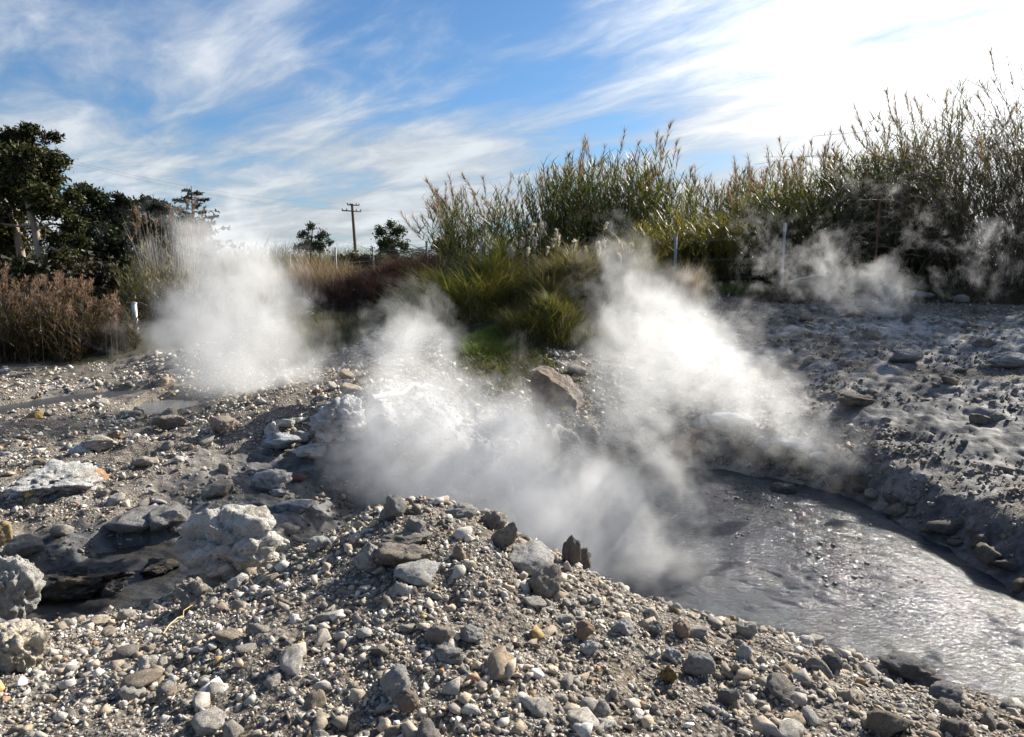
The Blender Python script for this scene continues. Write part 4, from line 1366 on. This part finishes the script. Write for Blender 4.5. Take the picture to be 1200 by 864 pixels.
ST = [(.19, .19, .07), (.27, .23, .11), (.14, .15, .05)]
LG = [(.058, .088, .024), (.078, .105, .03), (.115, .12, .042), (.18, .15, .07), (.05, .06, .025)]
thicket('cane_thicket', 'arching loose cane thicket at the left end of the row', band(170, 520, 650, 18.5, 21.5, ([520, 590, 650], [.72, .88, 1.])), LG, ST, (2.0, 3.5), 26, .55, .030, .40, PLB, lean=(-.30, 0), leansd=.28)
thicket('cane_thicket', 'tallest green cane thicket with brown plumes in the middle', band(420, 640, 790, 17.5, 21, ([640, 700, 760, 790], [.9, 1.02, 1.02, .88])), LG, ST, (2.7, 4.0), 34, .60, .034, .26, PLB, leansd=.17)
thicket('cane_thicket', 'low bushy olive thicket behind the first grey post', band(300, 755, 862, 16.0, 18, ([755, 800, 862], [1, 1, .8])), [(.19, .18, .045), (.14, .15, .035), (.24, .19, .07)], ST, (1.2, 2.15), 50, .50, .026, .02, PLT, cat='thicket', droop=.9, leansd=.35)
thicket('cane_thicket', 'far green cane thicket behind the olive bushes', band(300, 790, 960, 20, 25, ([790, 850, 960], [.80, .80, .92])), LG, ST, (2.8, 4.2), 30, .60, .036, .30, PLB, leansd=.12)
thicket('cane_thicket', 'plumed cane thicket behind the second grey post', band(420, 860, 1060, 17, 20.5, ([860, 960, 1060], [.62, .76, .92])), LG + [(.15, .16, .06)], ST, (2.6, 3.9), 36, .55, .034, .28, PLB, lean=(-.12, 0), leansd=.24)
thicket('cane_thicket', 'tall sparse cane stems left of the dark brush', band(220, 1030, 1130, 17, 20, ([1030, 1130], [.84, 1.05])), LG, ST, (2.9, 4.7), 26, .50, .030, .4, PLB, lean=(-.25, 0), leansd=.3)
thicket('brush_thicket', 'dark twiggy brush mass rising at the right edge', band(520, 1085, 1330, 15.3, 18.5, ([1085, 1140, 1190, 1330, 1700], [.62, 1.08, 1.5, 1.55, 1.4])), [(.055, .055, .028), (.08, .07, .04), (.13, .10, .075), (.05, .065, .025)], [(.10, .075, .055), (.16, .12, .09)], (2.0, 3.9), 42, .40, .018, .10, PLB, cat='brush', droop=.5, lean=(-.32, -.05), leansd=.42)
thicket('bramble', 'low dark bramble in front of the plumed thicket', band(150, 985, 1120, 15.4, 16.8), [(.04, .055, .02), (.07, .075, .03), (.05, .04, .03)], [(.08, .06, .04)], (.7, 1.5), 40, .30, .030, 0, PLB, cat='bramble', droop=.8, leansd=.5)
thicket('bramble', 'dark undergrowth between the two right grey posts', band(110, 770, 930, 15.9, 17.2), [(.04, .055, .02), (.07, .075, .03)], [(.08, .06, .04)], (.5, 1.1), 36, .30, .030, 0, PLB, cat='bramble', droop=.8, leansd=.5)

thicket('brush_thicket', 'dark brush running on past the right edge', band(260, 1330, 1800, 14.5, 17.5), [(.045, .042, .025), (.06, .05, .03)], [(.10, .075, .055)], (3.0, 4.8), 30, .50, .03, 0, PLB, cat='brush', droop=.5, leansd=.3)
# arching twigs glinting over the brush
tw = Buf()
for _ in range(150):
    px, D = RNG.uniform(1000, 1240), RNG.uniform(14.9, 16.4)
    x0, y0 = ray(px, 300)[0] * D, D
    z0 = float(hz(x0, y0)[0]) + RNG.uniform(.8, 3.4) * np.interp(px, [1000, 1150], [.6, 1.1])
    L = RNG.uniform(.6, 1.7)
    t = np.linspace(0, 1, 6)
    az = RNG.uniform(2.5, 3.9)
    pts = np.stack([x0 + np.cos(az) * L * t, y0 + np.sin(az) * L * t * .6, z0 + L * (.35 * t - .75 * t * t)], -1)
    tw.tube(pts, np.linspace(.007, .003, 6), 3, jit((.22, .17, .13)))
link('twigs', tw.mesh('twigs', leaf_material('glossy_twig', 0, .25, .8)), kind='stuff', label='bare glinting twigs arching left out of the dark brush')

# reeds with brown plumes on the left, trees behind
reed_cols = [(.075, .052, .030), (.055, .045, .022), (.11, .078, .05), (.035, .034, .018)]
thicket('reed_bed', 'brown plumed reed bed at the left edge before the pines', band(520, -120, 85, 15.2, 18.5, ([-120, 0, 85], [1.0, 1.02, .85])), reed_cols, [(.12, .09, .05)], (.9, 1.75), 34, .42, .024, 0, PLT, cat='reeds', droop=.9, leansd=.45)
thicket('reed_bed', 'right end of the brown reeds sloping down to the white marker', band(160, 80, 150, 16, 18.5, ([80, 150], [.85, .5])), reed_cols, [(.12, .09, .05)], (.8, 1.75), 34, .42, .024, 0, PLT, cat='reeds', droop=.9, leansd=.45)
for k_, (name_, px0, px1) in enumerate((('reed_plume', -60, 135),)):
    for i in range(150):
        px, D = RNG.uniform(px0, px1), RNG.uniform(15.1, 18.2)
        x0, y0 = ray(px, 340)[0] * D, D
        g = float(hz(x0, y0)[0])
        h = np.interp(px, [-60, 80, 135], [1.75, 1.5, .95]) * RNG.uniform(.55, 1.08)
        e = link('plumed_reed', None, label='tan plumed reed standing among the others in the brown reed bed', cat='reed', group='tan plumed reeds in the left reed bed', loc=(x0, y0, g))
        if i == 0:
            Bf = Buf()
            Bf.tube([(0, 0, -.05), (.02, 0, .9), (0, 0, 1.8)], (.006, .005, .003), 3, (.24, .18, .09))
            stm = Bf.mesh('reed_stem', M_stalk)
        s_ = link('stem', stm, e)
        s_.scale = (1, 1, h / 1.8)
        p_ = link('plume', random.choice(PLT), e)
        p_.location = (0, 0, h - .02)
        p_.rotation_euler = (random.uniform(-.3, .3), random.uniform(-.2, .5), 0)
        p_.scale = (1.15,) * 3


def cloud_leaves(Bf, centres, radii, n, leaf, cols, flat=.75, up=.2):
    centres = np.array(centres)
    radii = np.array(radii)
    w = radii ** 2
    idx = RNG.choice(len(centres), n, p=w / w.sum())
    v = RNG.normal(size=(n, 3))
    v /= np.linalg.norm(v, axis=1)[:, None]
    r = RNG.uniform(.35, 1.08, (n, 1)) * (1 + .2 * RNG.normal(size=(n, 1)))
    v2 = v * r * radii[idx][:, None]
    v2[:, 2] *= flat
    p = centres[idx] + v2
    gp = pn(p[:, 0] * 1.5, p[:, 1] * 1.5, p[:, 2] * 1.9) + .5 * pn(p[:, 0] * 4, p[:, 1] * 4, p[:, 2] * 4) + .12 * RNG.normal(size=n)
    p = p[gp > -.10]
    n = len(p)
    a = RNG.normal(size=(n, 3))
    a[:, 2] += up
    a /= np.linalg.norm(a, axis=1)[:, None]
    s = np.cross(a, RNG.normal(size=(n, 3)))
    s /= np.linalg.norm(s, axis=1)[:, None]
    L = leaf * RNG.uniform(.5, 1.3, (n, 1))
    V = np.stack([p - s * L * .28, p + a * L * .5 - s * L * .2, p + a * L, p + s * L * .28], 1).reshape(-1, 3)
    F = (np.arange(4)[None] + 4 * np.arange(n)[:, None])
    tone = np.clip(.75 + .5 * pn(p[:, 0] * .9, p[:, 1] * .9, p[:, 2] * .9), .4, 1.3)
    Bf.add(V, F, np.repeat(palette(n, cols, .25) * tone[:, None], 4, 0))


def limb(Bf, p0, p1, r0, r1, col, n=7, wob=.06, sides=7):
    t = np.linspace(0, 1, n)[:, None]
    p = np.array(p0) * (1 - t) + np.array(p1) * t
    L = np.linalg.norm(np.array(p1) - np.array(p0))
    q = RNG.normal(size=(n, 3)) * wob * L * np.sin(t * PI)
    p = p + q
    Bf.tube(p, np.linspace(r0, r1, n), sides, col)
    return p


def tree(name, label, px, D, trunk_px, crown, leafn, leaf, cols, barkc, cat='tree', group=None, flat=.75, rt=.16, twigs=True):
    """crown: list of (px,py,radius px, dD)"""
    bx = ray(trunk_px[0][0], 300)[0] * D
    g = float(hz(bx, D)[0])
    e = link(name, None, label=label, cat=cat, group=group, loc=(bx, D, g))
    T = Buf()
    tops = []
    for tp in [trunk_px]:
        pts = [np.array((bx, D, g - .2))] + [np.array(P(a, b_, D)) for a, b_ in tp[1:]]
        pts = np.array(pts)
        tt = np.linspace(0, len(pts) - 1, len(pts) * 4)
        ip = np.stack([np.interp(tt, np.arange(len(pts)), pts[:, k]) for k in range(3)], -1)
        T.tube(ip, np.linspace(rt, rt * .35, len(ip)), 8, barkc)
    cen, rad = [], []
    for (a, b_, r, dd) in crown:
        c_ = np.array(P(a, b_, D + dd))
        cen.append(c_)
        rad.append(r * D / FPX)
        k = ip[np.argmin(((ip - c_) ** 2).sum(1) + (ip[:, 2] > c_[2]) * 2)]
        limb(T, k, c_, rt * .35, rt * .08, barkc, wob=.05, sides=5)
        if twigs:
            for _ in range(4):
                v = RNG.normal(size=3)
                v /= np.linalg.norm(v)
                limb(T, c_ * .7 + k * .3, c_ + v * rad[-1] * .9, rt * .12, .012, barkc, n=5, sides=4)
    o = link('trunk', T.mesh('trunk', M_bark, True), e)
    o.matrix_parent_inverse = Matrix.Translation(-Vector(e.location))
    Lb = Buf()
    cloud_leaves(Lb, cen, rad, leafn, leaf, cols, flat)
    o = link('crown', Lb.mesh('crown', M_needle), e)
    o.matrix_parent_inverse = Matrix.Translation(-Vector(e.location))
    return e


PINE = [(.035, .045, .012), (.055, .062, .016), (.10, .095, .025), (.024, .034, .012)]
pc1 = [(28, 186, 22, -1.3), (22, 208, 20, -1.3), (45, 228, 18, -1.3), (-10, 170, 26, 0), (20, 163, 16, 0), (30, 180, 20, .5), (58, 188, 18, -.5), (62, 205, 14, 0), (20, 205, 24, .6), (50, 215, 18, .4), (-20, 210, 30, 0),
       (80, 232, 14, -.4), (60, 243, 20, 0), (30, 240, 20, .5), (85, 262, 15, 0), (5, 262, 22, 1), (70, 282, 17, .4), (-30, 260, 30, 0), (95, 285, 12, 0)]
tree('pine_tree', 'tall umbrella pine with pale bare trunk at the left edge', 45, 24, [(48, 330), (47, 300), (40, 262), (30, 230), (24, 190)], pc1 + [(15, 285, 22, 1.5), (60, 160, 10, .3), (36, 152, 10, 0), (45, 270, 14, 1.2), (75, 300, 18, 1), (40, 225, 20, 1)], 60000, .15, PINE, (.33, .27, .22), 'pine tree', flat=.62)
tree('pine_tree', 'second pine trunk leaning left beside the tall umbrella pine', 20, 24.8, [(28, 330), (25, 300), (18, 265), (5, 235), (-8, 205)], [(-25, 190, 28, 1), (-5, 225, 26, .5), (-45, 230, 34, 0), (-15, 265, 28, 1), (15, 250, 20, 2), (0, 290, 26, 1.2), (25, 300, 22, 1.6)], 26000, .15, PINE, (.33, .27, .22), 'pine tree', flat=.65)
DT = [(.022, .035, .014), (.032, .045, .018), (.045, .052, .022)]
tree('broadleaf_tree', 'dark round headed tree right of the tall pine', 100, 31, [(102, 340), (102, 290), (100, 240)], [(95, 226, 14, 0), (112, 232, 13, 0), (104, 250, 18, .5), (92, 270, 18, 1), (120, 275, 18, 0), (110, 300, 20, .5)], 20000, .17, DT, (.10, .08, .07), rt=.13)
tree('broadleaf_tree', 'dark tree with gaps between the round headed tree and the low grove', 140, 32, [(140, 345), (140, 290), (145, 245)], [(140, 234, 10, 0), (128, 245, 12, 0), (152, 243, 13, .3), (142, 262, 18, 0), (160, 275, 17, .6), (135, 292, 20, 0), (158, 305, 20, 0)], 20000, .17, DT, (.10, .08, .07), rt=.12)
tree('broadleaf_tree', 'dark tree fading into the steam at the right end of the grove', 180, 33, [(182, 345), (182, 300), (178, 250)], [(172, 240, 11, 0), (188, 246, 11, 0), (178, 264, 18, 0), (200, 270, 14, .6), (190, 292, 20, 0), (210, 300, 16, 0)], 18000, .17, DT, (.10, .08, .07), rt=.12)
tree('round_bush', 'dark bush filling the gap under the grove', 120, 25, [(120, 360), (120, 335), (120, 322)], [(90, 320, 24, 0), (120, 325, 24, .5), (150, 330, 22, 0), (180, 340, 20, .5), (60, 318, 24, 0), (135, 350, 22, -.4), (95, 345, 22, 0), (170, 358, 18, 0)], 15000, .2, [(.030, .030, .014), (.05, .045, .022), (.07, .055, .03)], (.08, .06, .05), 'bush', rt=.06)
tree('round_bush', 'dark bush under the umbrella pines behind the reeds', 10, 22, [(10, 360), (10, 335), (10, 320)], [(-30, 318, 28, 0), (0, 322, 26, .5), (35, 320, 24, 0), (60, 325, 20, .5)], 9000, .2, [(.028, .032, .014), (.045, .045, .022)], (.08, .06, .05), 'bush', rt=.06)

c = Wp(300, 52, 0)
tuft_area('far_scrub', 'faint far scrub on the skyline behind the left plume', c[0], c[1], 15, 5, 9000, 2.3, .05, .5, .5, [(.10, .09, .05), (.07, .075, .035), (.14, .11, .07)], M_leaf)
c = Wp(700, 60, 0)
tuft_area('far_hedge', 'dark far hedge glimpsed between the fence posts', c[0] - 6, c[1], 22, 5, 9000, 2.4, .06, .5, .5, [(.06, .07, .03), (.08, .07, .04)], M_leaf)
tree('broadleaf_tree', 'thin dark tree top half lost in the left steam plume', 222, 34, [(222, 345), (222, 300), (222, 262)], [(212, 262, 12, 0), (232, 268, 13, 0), (222, 284, 18, .5), (240, 292, 15, 0), (215, 306, 18, 0)], 14000, .16, DT, (.10, .08, .07), rt=.12)
# bare layered cedar
D = 36
bx = ray(228, 300)[0] * D
g = float(hz(bx, D)[0])
e = link('cedar_tree', None, label='thin layered cedar with sparse drooping branches in the steam', cat='cedar tree', loc=(bx, D, g))
T = Buf()
top = np.array(P(224, 218, D))
T.tube([(bx, D, g - .1), ((bx + top[0]) / 2, D, (g + top[2]) / 2), top], (.12, .07, .015), 6, (.10, .09, .08))
br_, ctr, rd = [], [], []
for i in range(26):
    t = .35 + .63 * i / 26
    p0 = np.array((bx, D, g)) * (1 - t) + top * t
    L = (1 - t) * 3.4 + .25
    az = i * 2.4
    p1 = p0 + np.array((math.cos(az) * L, math.sin(az) * L, L * .12))
    q = limb(T, p0, p1, .03, .008, (.09, .085, .075), n=6, wob=.03, sides=4)
    for k in range(2, 6):
        ctr.append(q[k] - (0, 0, .05))
        rd.append(.16)
o = link('trunk', T.mesh('trunk', M_bark, True), e)
o.matrix_parent_inverse = Matrix.Translation(-Vector(e.location))
Lb = Buf()
cloud_leaves(Lb, ctr, rd, 3200, .16, [(.045, .055, .045), (.06, .07, .055)], .4)
o = link('crown', Lb.mesh('crown', M_needle), e)
o.matrix_parent_inverse = Matrix.Translation(-Vector(e.location))

# pale tall dead canes left of the plume and undergrowth behind the steam
thicket('dead_canes', 'pale tall dead canes standing in the left steam', band(70, 168, 232, 21, 24), [(.45, .38, .30), (.36, .30, .22), (.14, .13, .07)], [(.52, .44, .34)], (1.6, 3.3), 14, .4, .02, .3, PLT, cat='canes', leansd=.12)
thicket('dead_canes', 'olive cane clump left of the pale dead canes', band(60, 140, 195, 20, 23), [(.14, .13, .05), (.09, .09, .035)], [(.2, .17, .09)], (1.0, 2.0), 30, .45, .022, .0, PLT, cat='canes', leansd=.3)
thicket('bramble', 'dark bramble behind the white marker on the left', band(120, 110, 260, 18.5, 21.5), [(.04, .038, .022), (.06, .05, .03)], [(.07, .055, .04)], (.5, 1.3), 36, .28, .026, 0, PLT, cat='bramble', leansd=.5)

# small far trees
tree('young_tree', 'young broadleaf tree left of the utility pole', 366, 44, [(364, 320), (364, 295), (366, 270)], [(357, 276, 8, 0), (366, 266, 7, 0), (376, 276, 9, 0), (362, 288, 12, .4), (374, 290, 11, 0), (385, 284, 6, 0), (350, 291, 7, 0)], 4200, .15, [(.075, .10, .045), (.085, .10, .05), (.04, .055, .025)], (.09, .07, .05), rt=.09)
tree('young_tree', 'dense dark green conical tree right of the utility pole', 457, 46, [(457, 320), (457, 295), (457, 270)], [(457, 262, 7, 0), (448, 272, 10, 0), (466, 272, 10, 0), (456, 284, 14, .4), (444, 290, 10, 0), (471, 289, 10, 0), (457, 297, 14, 0)], 9000, .15, [(.05, .08, .022), (.06, .085, .025), (.085, .10, .03)], (.09, .07, .05), rt=.09)
tree('rusty_shrub', 'rust brown bush behind the left end of the cane thickets', 523, 30, [(522, 320), (522, 305), (522, 295)], [(516, 290, 9, 0), (528, 288, 10, 0), (520, 302, 12, 0), (538, 300, 12, .4)], 3600, .2, [(.14, .075, .035), (.10, .065, .035), (.07, .06, .03)], (.1, .07, .05), 'bush', rt=.05)
tree('hedge_bush', 'low green bush between the thin posts at the pole', 415, 34, [(415, 322), (415, 314), (415, 308)], [(400, 305, 8, 0), (415, 303, 9, 0), (430, 306, 9, 0), (445, 306, 8, 0)], 4000, .16, [(.06, .08, .025), (.10, .10, .04), (.13, .10, .045)], (.1, .07, .05), 'bush', rt=.04)
# heap of dead branches
e = link('branch_heap', None, label='dark tangled heap of cut branches behind the fence', cat='branch heap', loc=Wp(500, 28, 2.4))
hb = Buf()
for _ in range(420):
    x0 = RNG.uniform(-2.2, 2.2)
    zt = 1.15 * math.sqrt(max(0, 1 - (x0 / 2.5) ** 2))
    p0 = np.array((x0, RNG.uniform(-.6, .6), RNG.uniform(-.1, zt)))
    az = RNG.normal() * .35
    L = RNG.uniform(.5, 1.5)
    p1 = p0 + np.array((math.cos(az) * L * random.choice((-1, 1)), RNG.normal() * .3, RNG.normal() * .18 * L + .08))
    limb(hb, p0, p1, .016, .005, jit((.085, .07, .055)), n=4, wob=.05, sides=3)
link('branches', hb.mesh('branches', M_bark), e, kind='stuff')

# ------------------------------------------------------------------ fence, pole, marker
e = link('wire_fence', None, label='wire fence with slim grey posts along the top of the bank', cat='fence', loc=Wp(500, 24, 2.4))
einv = Matrix.Translation(-Vector(e.location))
posts = [(340, 298, 322, 30, .5), (393, 291, 321, 26, 1), (437, 290, 315, 28, 1), (500, 284, 321, 17.5, 1), (563, 284, 310, 15.6, .8), (792, 276, 332, 15.2, 1), (920, 263, 340, 15.0, .8), (1031, 234, 302, 14.8, 1)]
tops = []
for i, (px, y0, y1, Dp, wd) in enumerate(posts):
    tp = np.array(P(px, y0, Dp))
    g = float(hz(tp[0], Dp)[0])
    Bf = Buf()
    rust = i == 7
    if rust:
        Bf.tube([(tp[0], Dp, g - .2), tp], .024, 6)
    else:
        hw = .030 * wd
        zc_ = (tp[2] + g - .2) / 2
        Bf.box((tp[0], Dp, zc_), (hw, hw, (tp[2] - g + .2) / 2))
        Bf.box((tp[0], Dp, tp[2] + .012), (hw * 1.15, hw * 1.15, .014))
    o = link('post', Bf.mesh('post', M_rust if rust else M_post), e)
    o.matrix_parent_inverse = einv
    if rust:
        o['label'] = 'rusty brown round post'
    tops.append((tp, g))
for f in (.25, .55, .88):
    Bf = Buf()
    pts = []
    for (a, ga), (b2, gb) in zip(tops[:-1], tops[1:]):
        for t in (0, .25, .5, .75):
            p = a * (1 - t) + b2 * t
            gg = ga * (1 - t) + gb * t
            p = p.copy()
            p[2] = gg + (p[2] - gg) * f - .05 * math.sin(PI * t) + (0 if t else 0)
            p[1] -= .05
            pts.append(p)
    Bf.tube(pts, .004, 4)
    o = link('wire', Bf.mesh('wire', M_wire), e)
    o.matrix_parent_inverse = einv
tp = np.array(P(157, 356, 18))
Bf = Buf()
g = float(hz(tp[0], 18)[0])
Bf.box((0, 0, (tp[2] - g) / 2 - .05), (.05, .04, (tp[2] - g) / 2 + .05))
Bf.box((0, 0, tp[2] - g + .01), (.058, .048, .014))
link('marker_post', Bf.mesh('marker_post', plain_material('white_paint', (.72, .72, .70), .6)), label='short white marker post at the right end of the brown reeds', cat='marker post', loc=(tp[0], 18, g))

D = 70
pb = np.array(P(417, 300, D))
ptp = np.array(P(412.5, 239, D))
e = link('utility_pole', None, label='leaning wooden utility pole with crossarms on the horizon', cat='utility pole', loc=(pb[0], D, 2.2))
einv = Matrix.Translation(-Vector(e.location))


def ppart(nm, Bf, mt, parent=e):
    o = link(nm, Bf.mesh(nm, mt, False), parent)
    o.matrix_parent_inverse = einv
    return o


Bf = Buf()
Bf.tube([(pb[0] + .1, D, 1.8), pb, ptp], (.19, .17, .13), 8)
ppart('pole', Bf, M_pole)
arms = []
for (pxa, pya, hw) in ((412, 247.5, .95), (414, 240.5, .6)):
    c_ = np.array(P(pxa, pya, D - .2))
    Bf = Buf()
    Bf.box(c_, (hw, .06, .055), R=rotm(0, .03, .3))
    a_ = ppart('crossarm', Bf, M_pole)
    for sx in (-.95, -.5, .5, .95):
        Bf = Buf()
        q = c_ + rotm(0, .03, .3) @ np.array((sx * hw, 0, .1))
        Bf.tube([q - (0, 0, .06), q, q + (0, 0, .05), q + (0, 0, .14)], (.03, .06, .07, .03), 6)
        ppart('insulator', Bf, M_ceram)
        arms.append(q)
for k, (q, py0) in enumerate(((arms[0], 164), (arms[4], 158))):
    far = np.array(P(-40, py0 - 8 + 6 * k, 40))
    Bf = Buf()
    t = np.linspace(0, 1, 24)[:, None]
    pts = q * (1 - t) + far * t
    pts[:, 2] -= .9 * 4 * (t * (1 - t))[:, 0]
    Bf.tube(pts, .006, 4)
    link('power_line', Bf.mesh('power_line', M_wire), label=('lower' if k == 0 else 'upper') + ' thin power line running left from the utility pole', cat='power line')
q = arms[3]
far = np.array(P(1300, 215, 120))
t = np.linspace(0, 1, 30)[:, None]
pts = q * (1 - t) + far * t
pts[:, 2] -= 1.5 * 4 * (t * (1 - t))[:, 0]
Bf = Buf()
Bf.tube(pts, .005, 4)
link('power_line', Bf.mesh('power_line', M_wire), label='thin power line running right from the utility pole', cat='power line')


# ------------------------------------------------------------------ steam
def steam_material(gain, aniso=.35):
    m, b = newmat('steam')
    v = b.n('ShaderNodeVolumePrincipled')
    v.inputs['Color'].default_value = (1, 1, 1, 1)
    v.inputs['Density'].default_value = gain
    v.inputs['Density Attribute'].default_value = 'density'
    v.inputs['Anisotropy'].default_value = aniso
    b.n('ShaderNodeOutputMaterial', {'Volume': v.outputs[0]})
    return m


M_steam = steam_material(1.0)


def steam(name, label, puffs, vox, scale, seed, gain=3.0, erode=1.75, stretch=(1.15, 1, .8), warp_s=.5):
    """puffs: (px, py, D, rx px, ry px, depth m, amount, tilt deg) - volume grid made by geometry nodes"""
    L = []
    for (px, py, D, rx, ry, dm, am, tilt) in puffs:
        c_ = np.array(P(px, py, D))
        L.append((c_, 1.6 * rx * D / FPX, dm * 1.4, 1.6 * ry * D / FPX, am * 1.15, math.radians(tilt)))
    L += [(c_, rx * 1.45, dm * 1.3, rz * 1.45, .30 * min(1, am), t) for c_, rx, dm, rz, am, t in L if am > .5]
    lo = np.min([c_ - np.array((max(rx, rz), dm, max(rx, rz))) for c_, rx, dm, rz, am, t in L], 0)
    hi = np.max([c_ + np.array((max(rx, rz), dm, max(rx, rz))) for c_, rx, dm, rz, am, t in L], 0)
    lo[2] = max(lo[2], -.05)
    me = bpy.data.meshes.new(name)
    o = link(name, me, kind='stuff', label=label)
    ng = bpy.data.node_groups.new(name, 'GeometryNodeTree')
    ng.interface.new_socket('Geometry', in_out='INPUT', socket_type='NodeSocketGeometry')
    ng.interface.new_socket('Geometry', in_out='OUTPUT', socket_type='NodeSocketGeometry')
    b = NB(ng)
    go = b.n('NodeGroupOutput')
    pos = b.n('GeometryNodeInputPosition').outputs[0]
    wn = b.noise(b.vm('ADD', pos, (seed, seed * .7, 0)), scale * .5, 2, .5, color=True)
    wp = b.vm('ADD', pos, b.vm('MULTIPLY', b.vm('SUBTRACT', wn, (.5, .5, .5)), (warp_s * 2, warp_s * 2, warp_s * 2)))
    wn2 = b.noise(b.vm('ADD', wp, (seed * .3, 7, seed)), scale * 1.7, 2, .5, color=True)
    wp2 = b.vm('ADD', wp, b.vm('MULTIPLY', b.vm('SUBTRACT', wn2, (.5, .5, .5)), (warp_s * .8, warp_s * .8, warp_s * .8)))
    Ssum = None
    for c_, rx, dm, rz, am, t in L:
        q = b.vm('SUBTRACT', wp, tuple(c_))
        if abs(t) > 1e-3:
            vr = b.n('ShaderNodeVectorRotate', {'Vector': q, 'Angle': t}, rotation_type='Y_AXIS')
            q = vr.outputs[0]
        q = b.vm('DIVIDE', q, (rx, dm, rz))
        l = b.vm('LENGTH', q)
        f = b.rng(l, 1.0, 0.0, 0.0, am)
        Ssum = f if Ssum is None else b.m('ADD', Ssum, f)
    Sc = b.m('MINIMUM', Ssum, 1.25)
    vr = b.n('ShaderNodeVectorRotate', {'Vector': wp2, 'Angle': math.radians(35)}, rotation_type='Y_AXIS')
    st = b.vm('MULTIPLY', vr.outputs[0], stretch)
    n1 = b.noise(b.vm('ADD', st, (seed * 3.1, 1, 2)), scale, 6, .58)
    n2 = b.noise(b.vm('ADD', st, (seed * 1.3, 5, 8)), scale * 3.1, 4, .6)
    nn = b.m('ADD', b.m('MULTIPLY', n1, .62), b.m('MULTIPLY', n2, .38))
    nn = b.rng(nn, .35, .65, 0, 1, False)
    dn = b.m('SUBTRACT', b.m('MULTIPLY', Sc, 1.45), b.m('MULTIPLY', b.m('SUBTRACT', 1.0, nn), erode))
    dn = b.m('MULTIPLY', b.m('MAXIMUM', dn, 0.0), b.m('MULTIPLY', b.m('MINIMUM', b.m('MULTIPLY', Sc, 3.0), 1.0), gain))
    vc = b.n('GeometryNodeVolumeCube')
    vc.inputs['Min'].default_value = tuple(lo)
    vc.inputs['Max'].default_value = tuple(hi)
    dims = [max(8, int((h - l_) / vox)) for l_, h in zip(lo, hi)]
    vc.inputs['Resolution X'].default_value = dims[0]
    vc.inputs['Resolution Y'].default_value = dims[1]
    vc.inputs['Resolution Z'].default_value = dims[2]
    b.put(vc.inputs['Density'], dn)
    print(name, 'voxels', dims, dims[0] * dims[1] * dims[2])
    sm = b.n('GeometryNodeSetMaterial', {'Geometry': vc.outputs[0]})
    sm.inputs['Material'].default_value = M_steam
    b.put(go.inputs[0], sm.outputs[0])
    md = o.modifiers.new('steam', 'NODES')
    md.node_group = ng
    me.materials.append(M_steam)
    return o


# px, py, D, rx, ry, depth, amount, tilt
steam('steam', 'dense white steam plume rising from the left vent into the sky',
      [(285, 432, 11, 62, 50, .8, .95, 0), (262, 370, 11, 92, 66, 1.0, .80, 20), (335, 410, 10.8, 60, 60, .8, .42, 0), (370, 452, 9.6, 90, 36, .6, .42, 0), (195, 395, 11.6, 60, 50, .8, .42, 0), (240, 300, 11.4, 70, 60, 1.0, .48, 25), (205, 245, 11.8, 110, 50, 1.0, .30, 20), (300, 260, 12, 60, 60, .9, .25, 0), (150, 400, 13, 130, 60, .9, .34, 0), (300, 320, 11.4, 80, 60, .9, .32, 0),
       (330, 440, 10.5, 90, 40, .8, .45, 0), (200, 465, 11.4, 60, 22, .5, .30, 0)], .055, 1.7, 11, gain=.85)
steam('steam', 'wide white steam bank drifting left off the near end of the pool',
      [(590, 590, 5.9, 150, 80, .8, 1.05, 0), (700, 620, 5.4, 110, 80, .5, .95, 0), (560, 520, 6.8, 150, 85, .9, .85, 0), (500, 500, 7.2, 90, 70, .8, .6, 0), (485, 400, 8.2, 60, 80, .8, .66, 0), (430, 440, 8.0, 100, 60, .7, .42, 0), (450, 560, 6.6, 60, 50, .6, .3, 0),
       (780, 660, 5.0, 100, 65, .4, .62, 0), (400, 520, 7.4, 60, 60, .6, .25, 0), (350, 400, 10, 100, 70, .7, .42, 0), (390, 480, 8.6, 80, 50, .6, .30, 0)], .04, 2.3, 23, gain=1.0)
steam('steam', 'bright steam plume rising behind the pool right of centre',
      [(770, 430, 8.4, 95, 90, .8, .85, 0), (725, 330, 8.8, 55, 80, .7, .55, 15), (760, 560, 7.0, 100, 120, .7, .72, 0), (830, 400, 8.8, 90, 60, .7, .5, 0), (870, 470, 8.4, 120, 50, .7, .70, -28), (980, 540, 7.8, 120, 45, .6, .50, -20), (700, 480, 8.0, 50, 50, .5, .36, 0),
       (660, 560, 6.8, 50, 80, .6, .3, 0)], .04, 2.5, 37, gain=.92)
steam('steam', 'thin broken steam wisps over the right slope',
      [(905, 330, 11.6, 70, 40, .5, .42, -20), (1000, 320, 12, 60, 40, .5, .40, -20), (1130, 310, 12, 80, 50, .5, .34, -20), (1180, 270, 12, 60, 60, .5, .30, 0), (1010, 210, 12.4, 90, 50, .5, .28, -30), (935, 295, 12, 60, 70, .6, .42, -20), (1035, 345, 12, 70, 45, .5, .45, -30), (960, 385, 11.5, 30, 50, .5, .35, 0), (1090, 410, 11, 80, 40, .6, .30, -35), (880, 260, 12.4, 45, 40, .5, .28, 0), (1110, 260, 12.5, 110, 60, .6, .20, -20), (860, 300, 12.4, 30, 60, .4, .2, 0)],
      .05, 2.4, 51, gain=1.6)
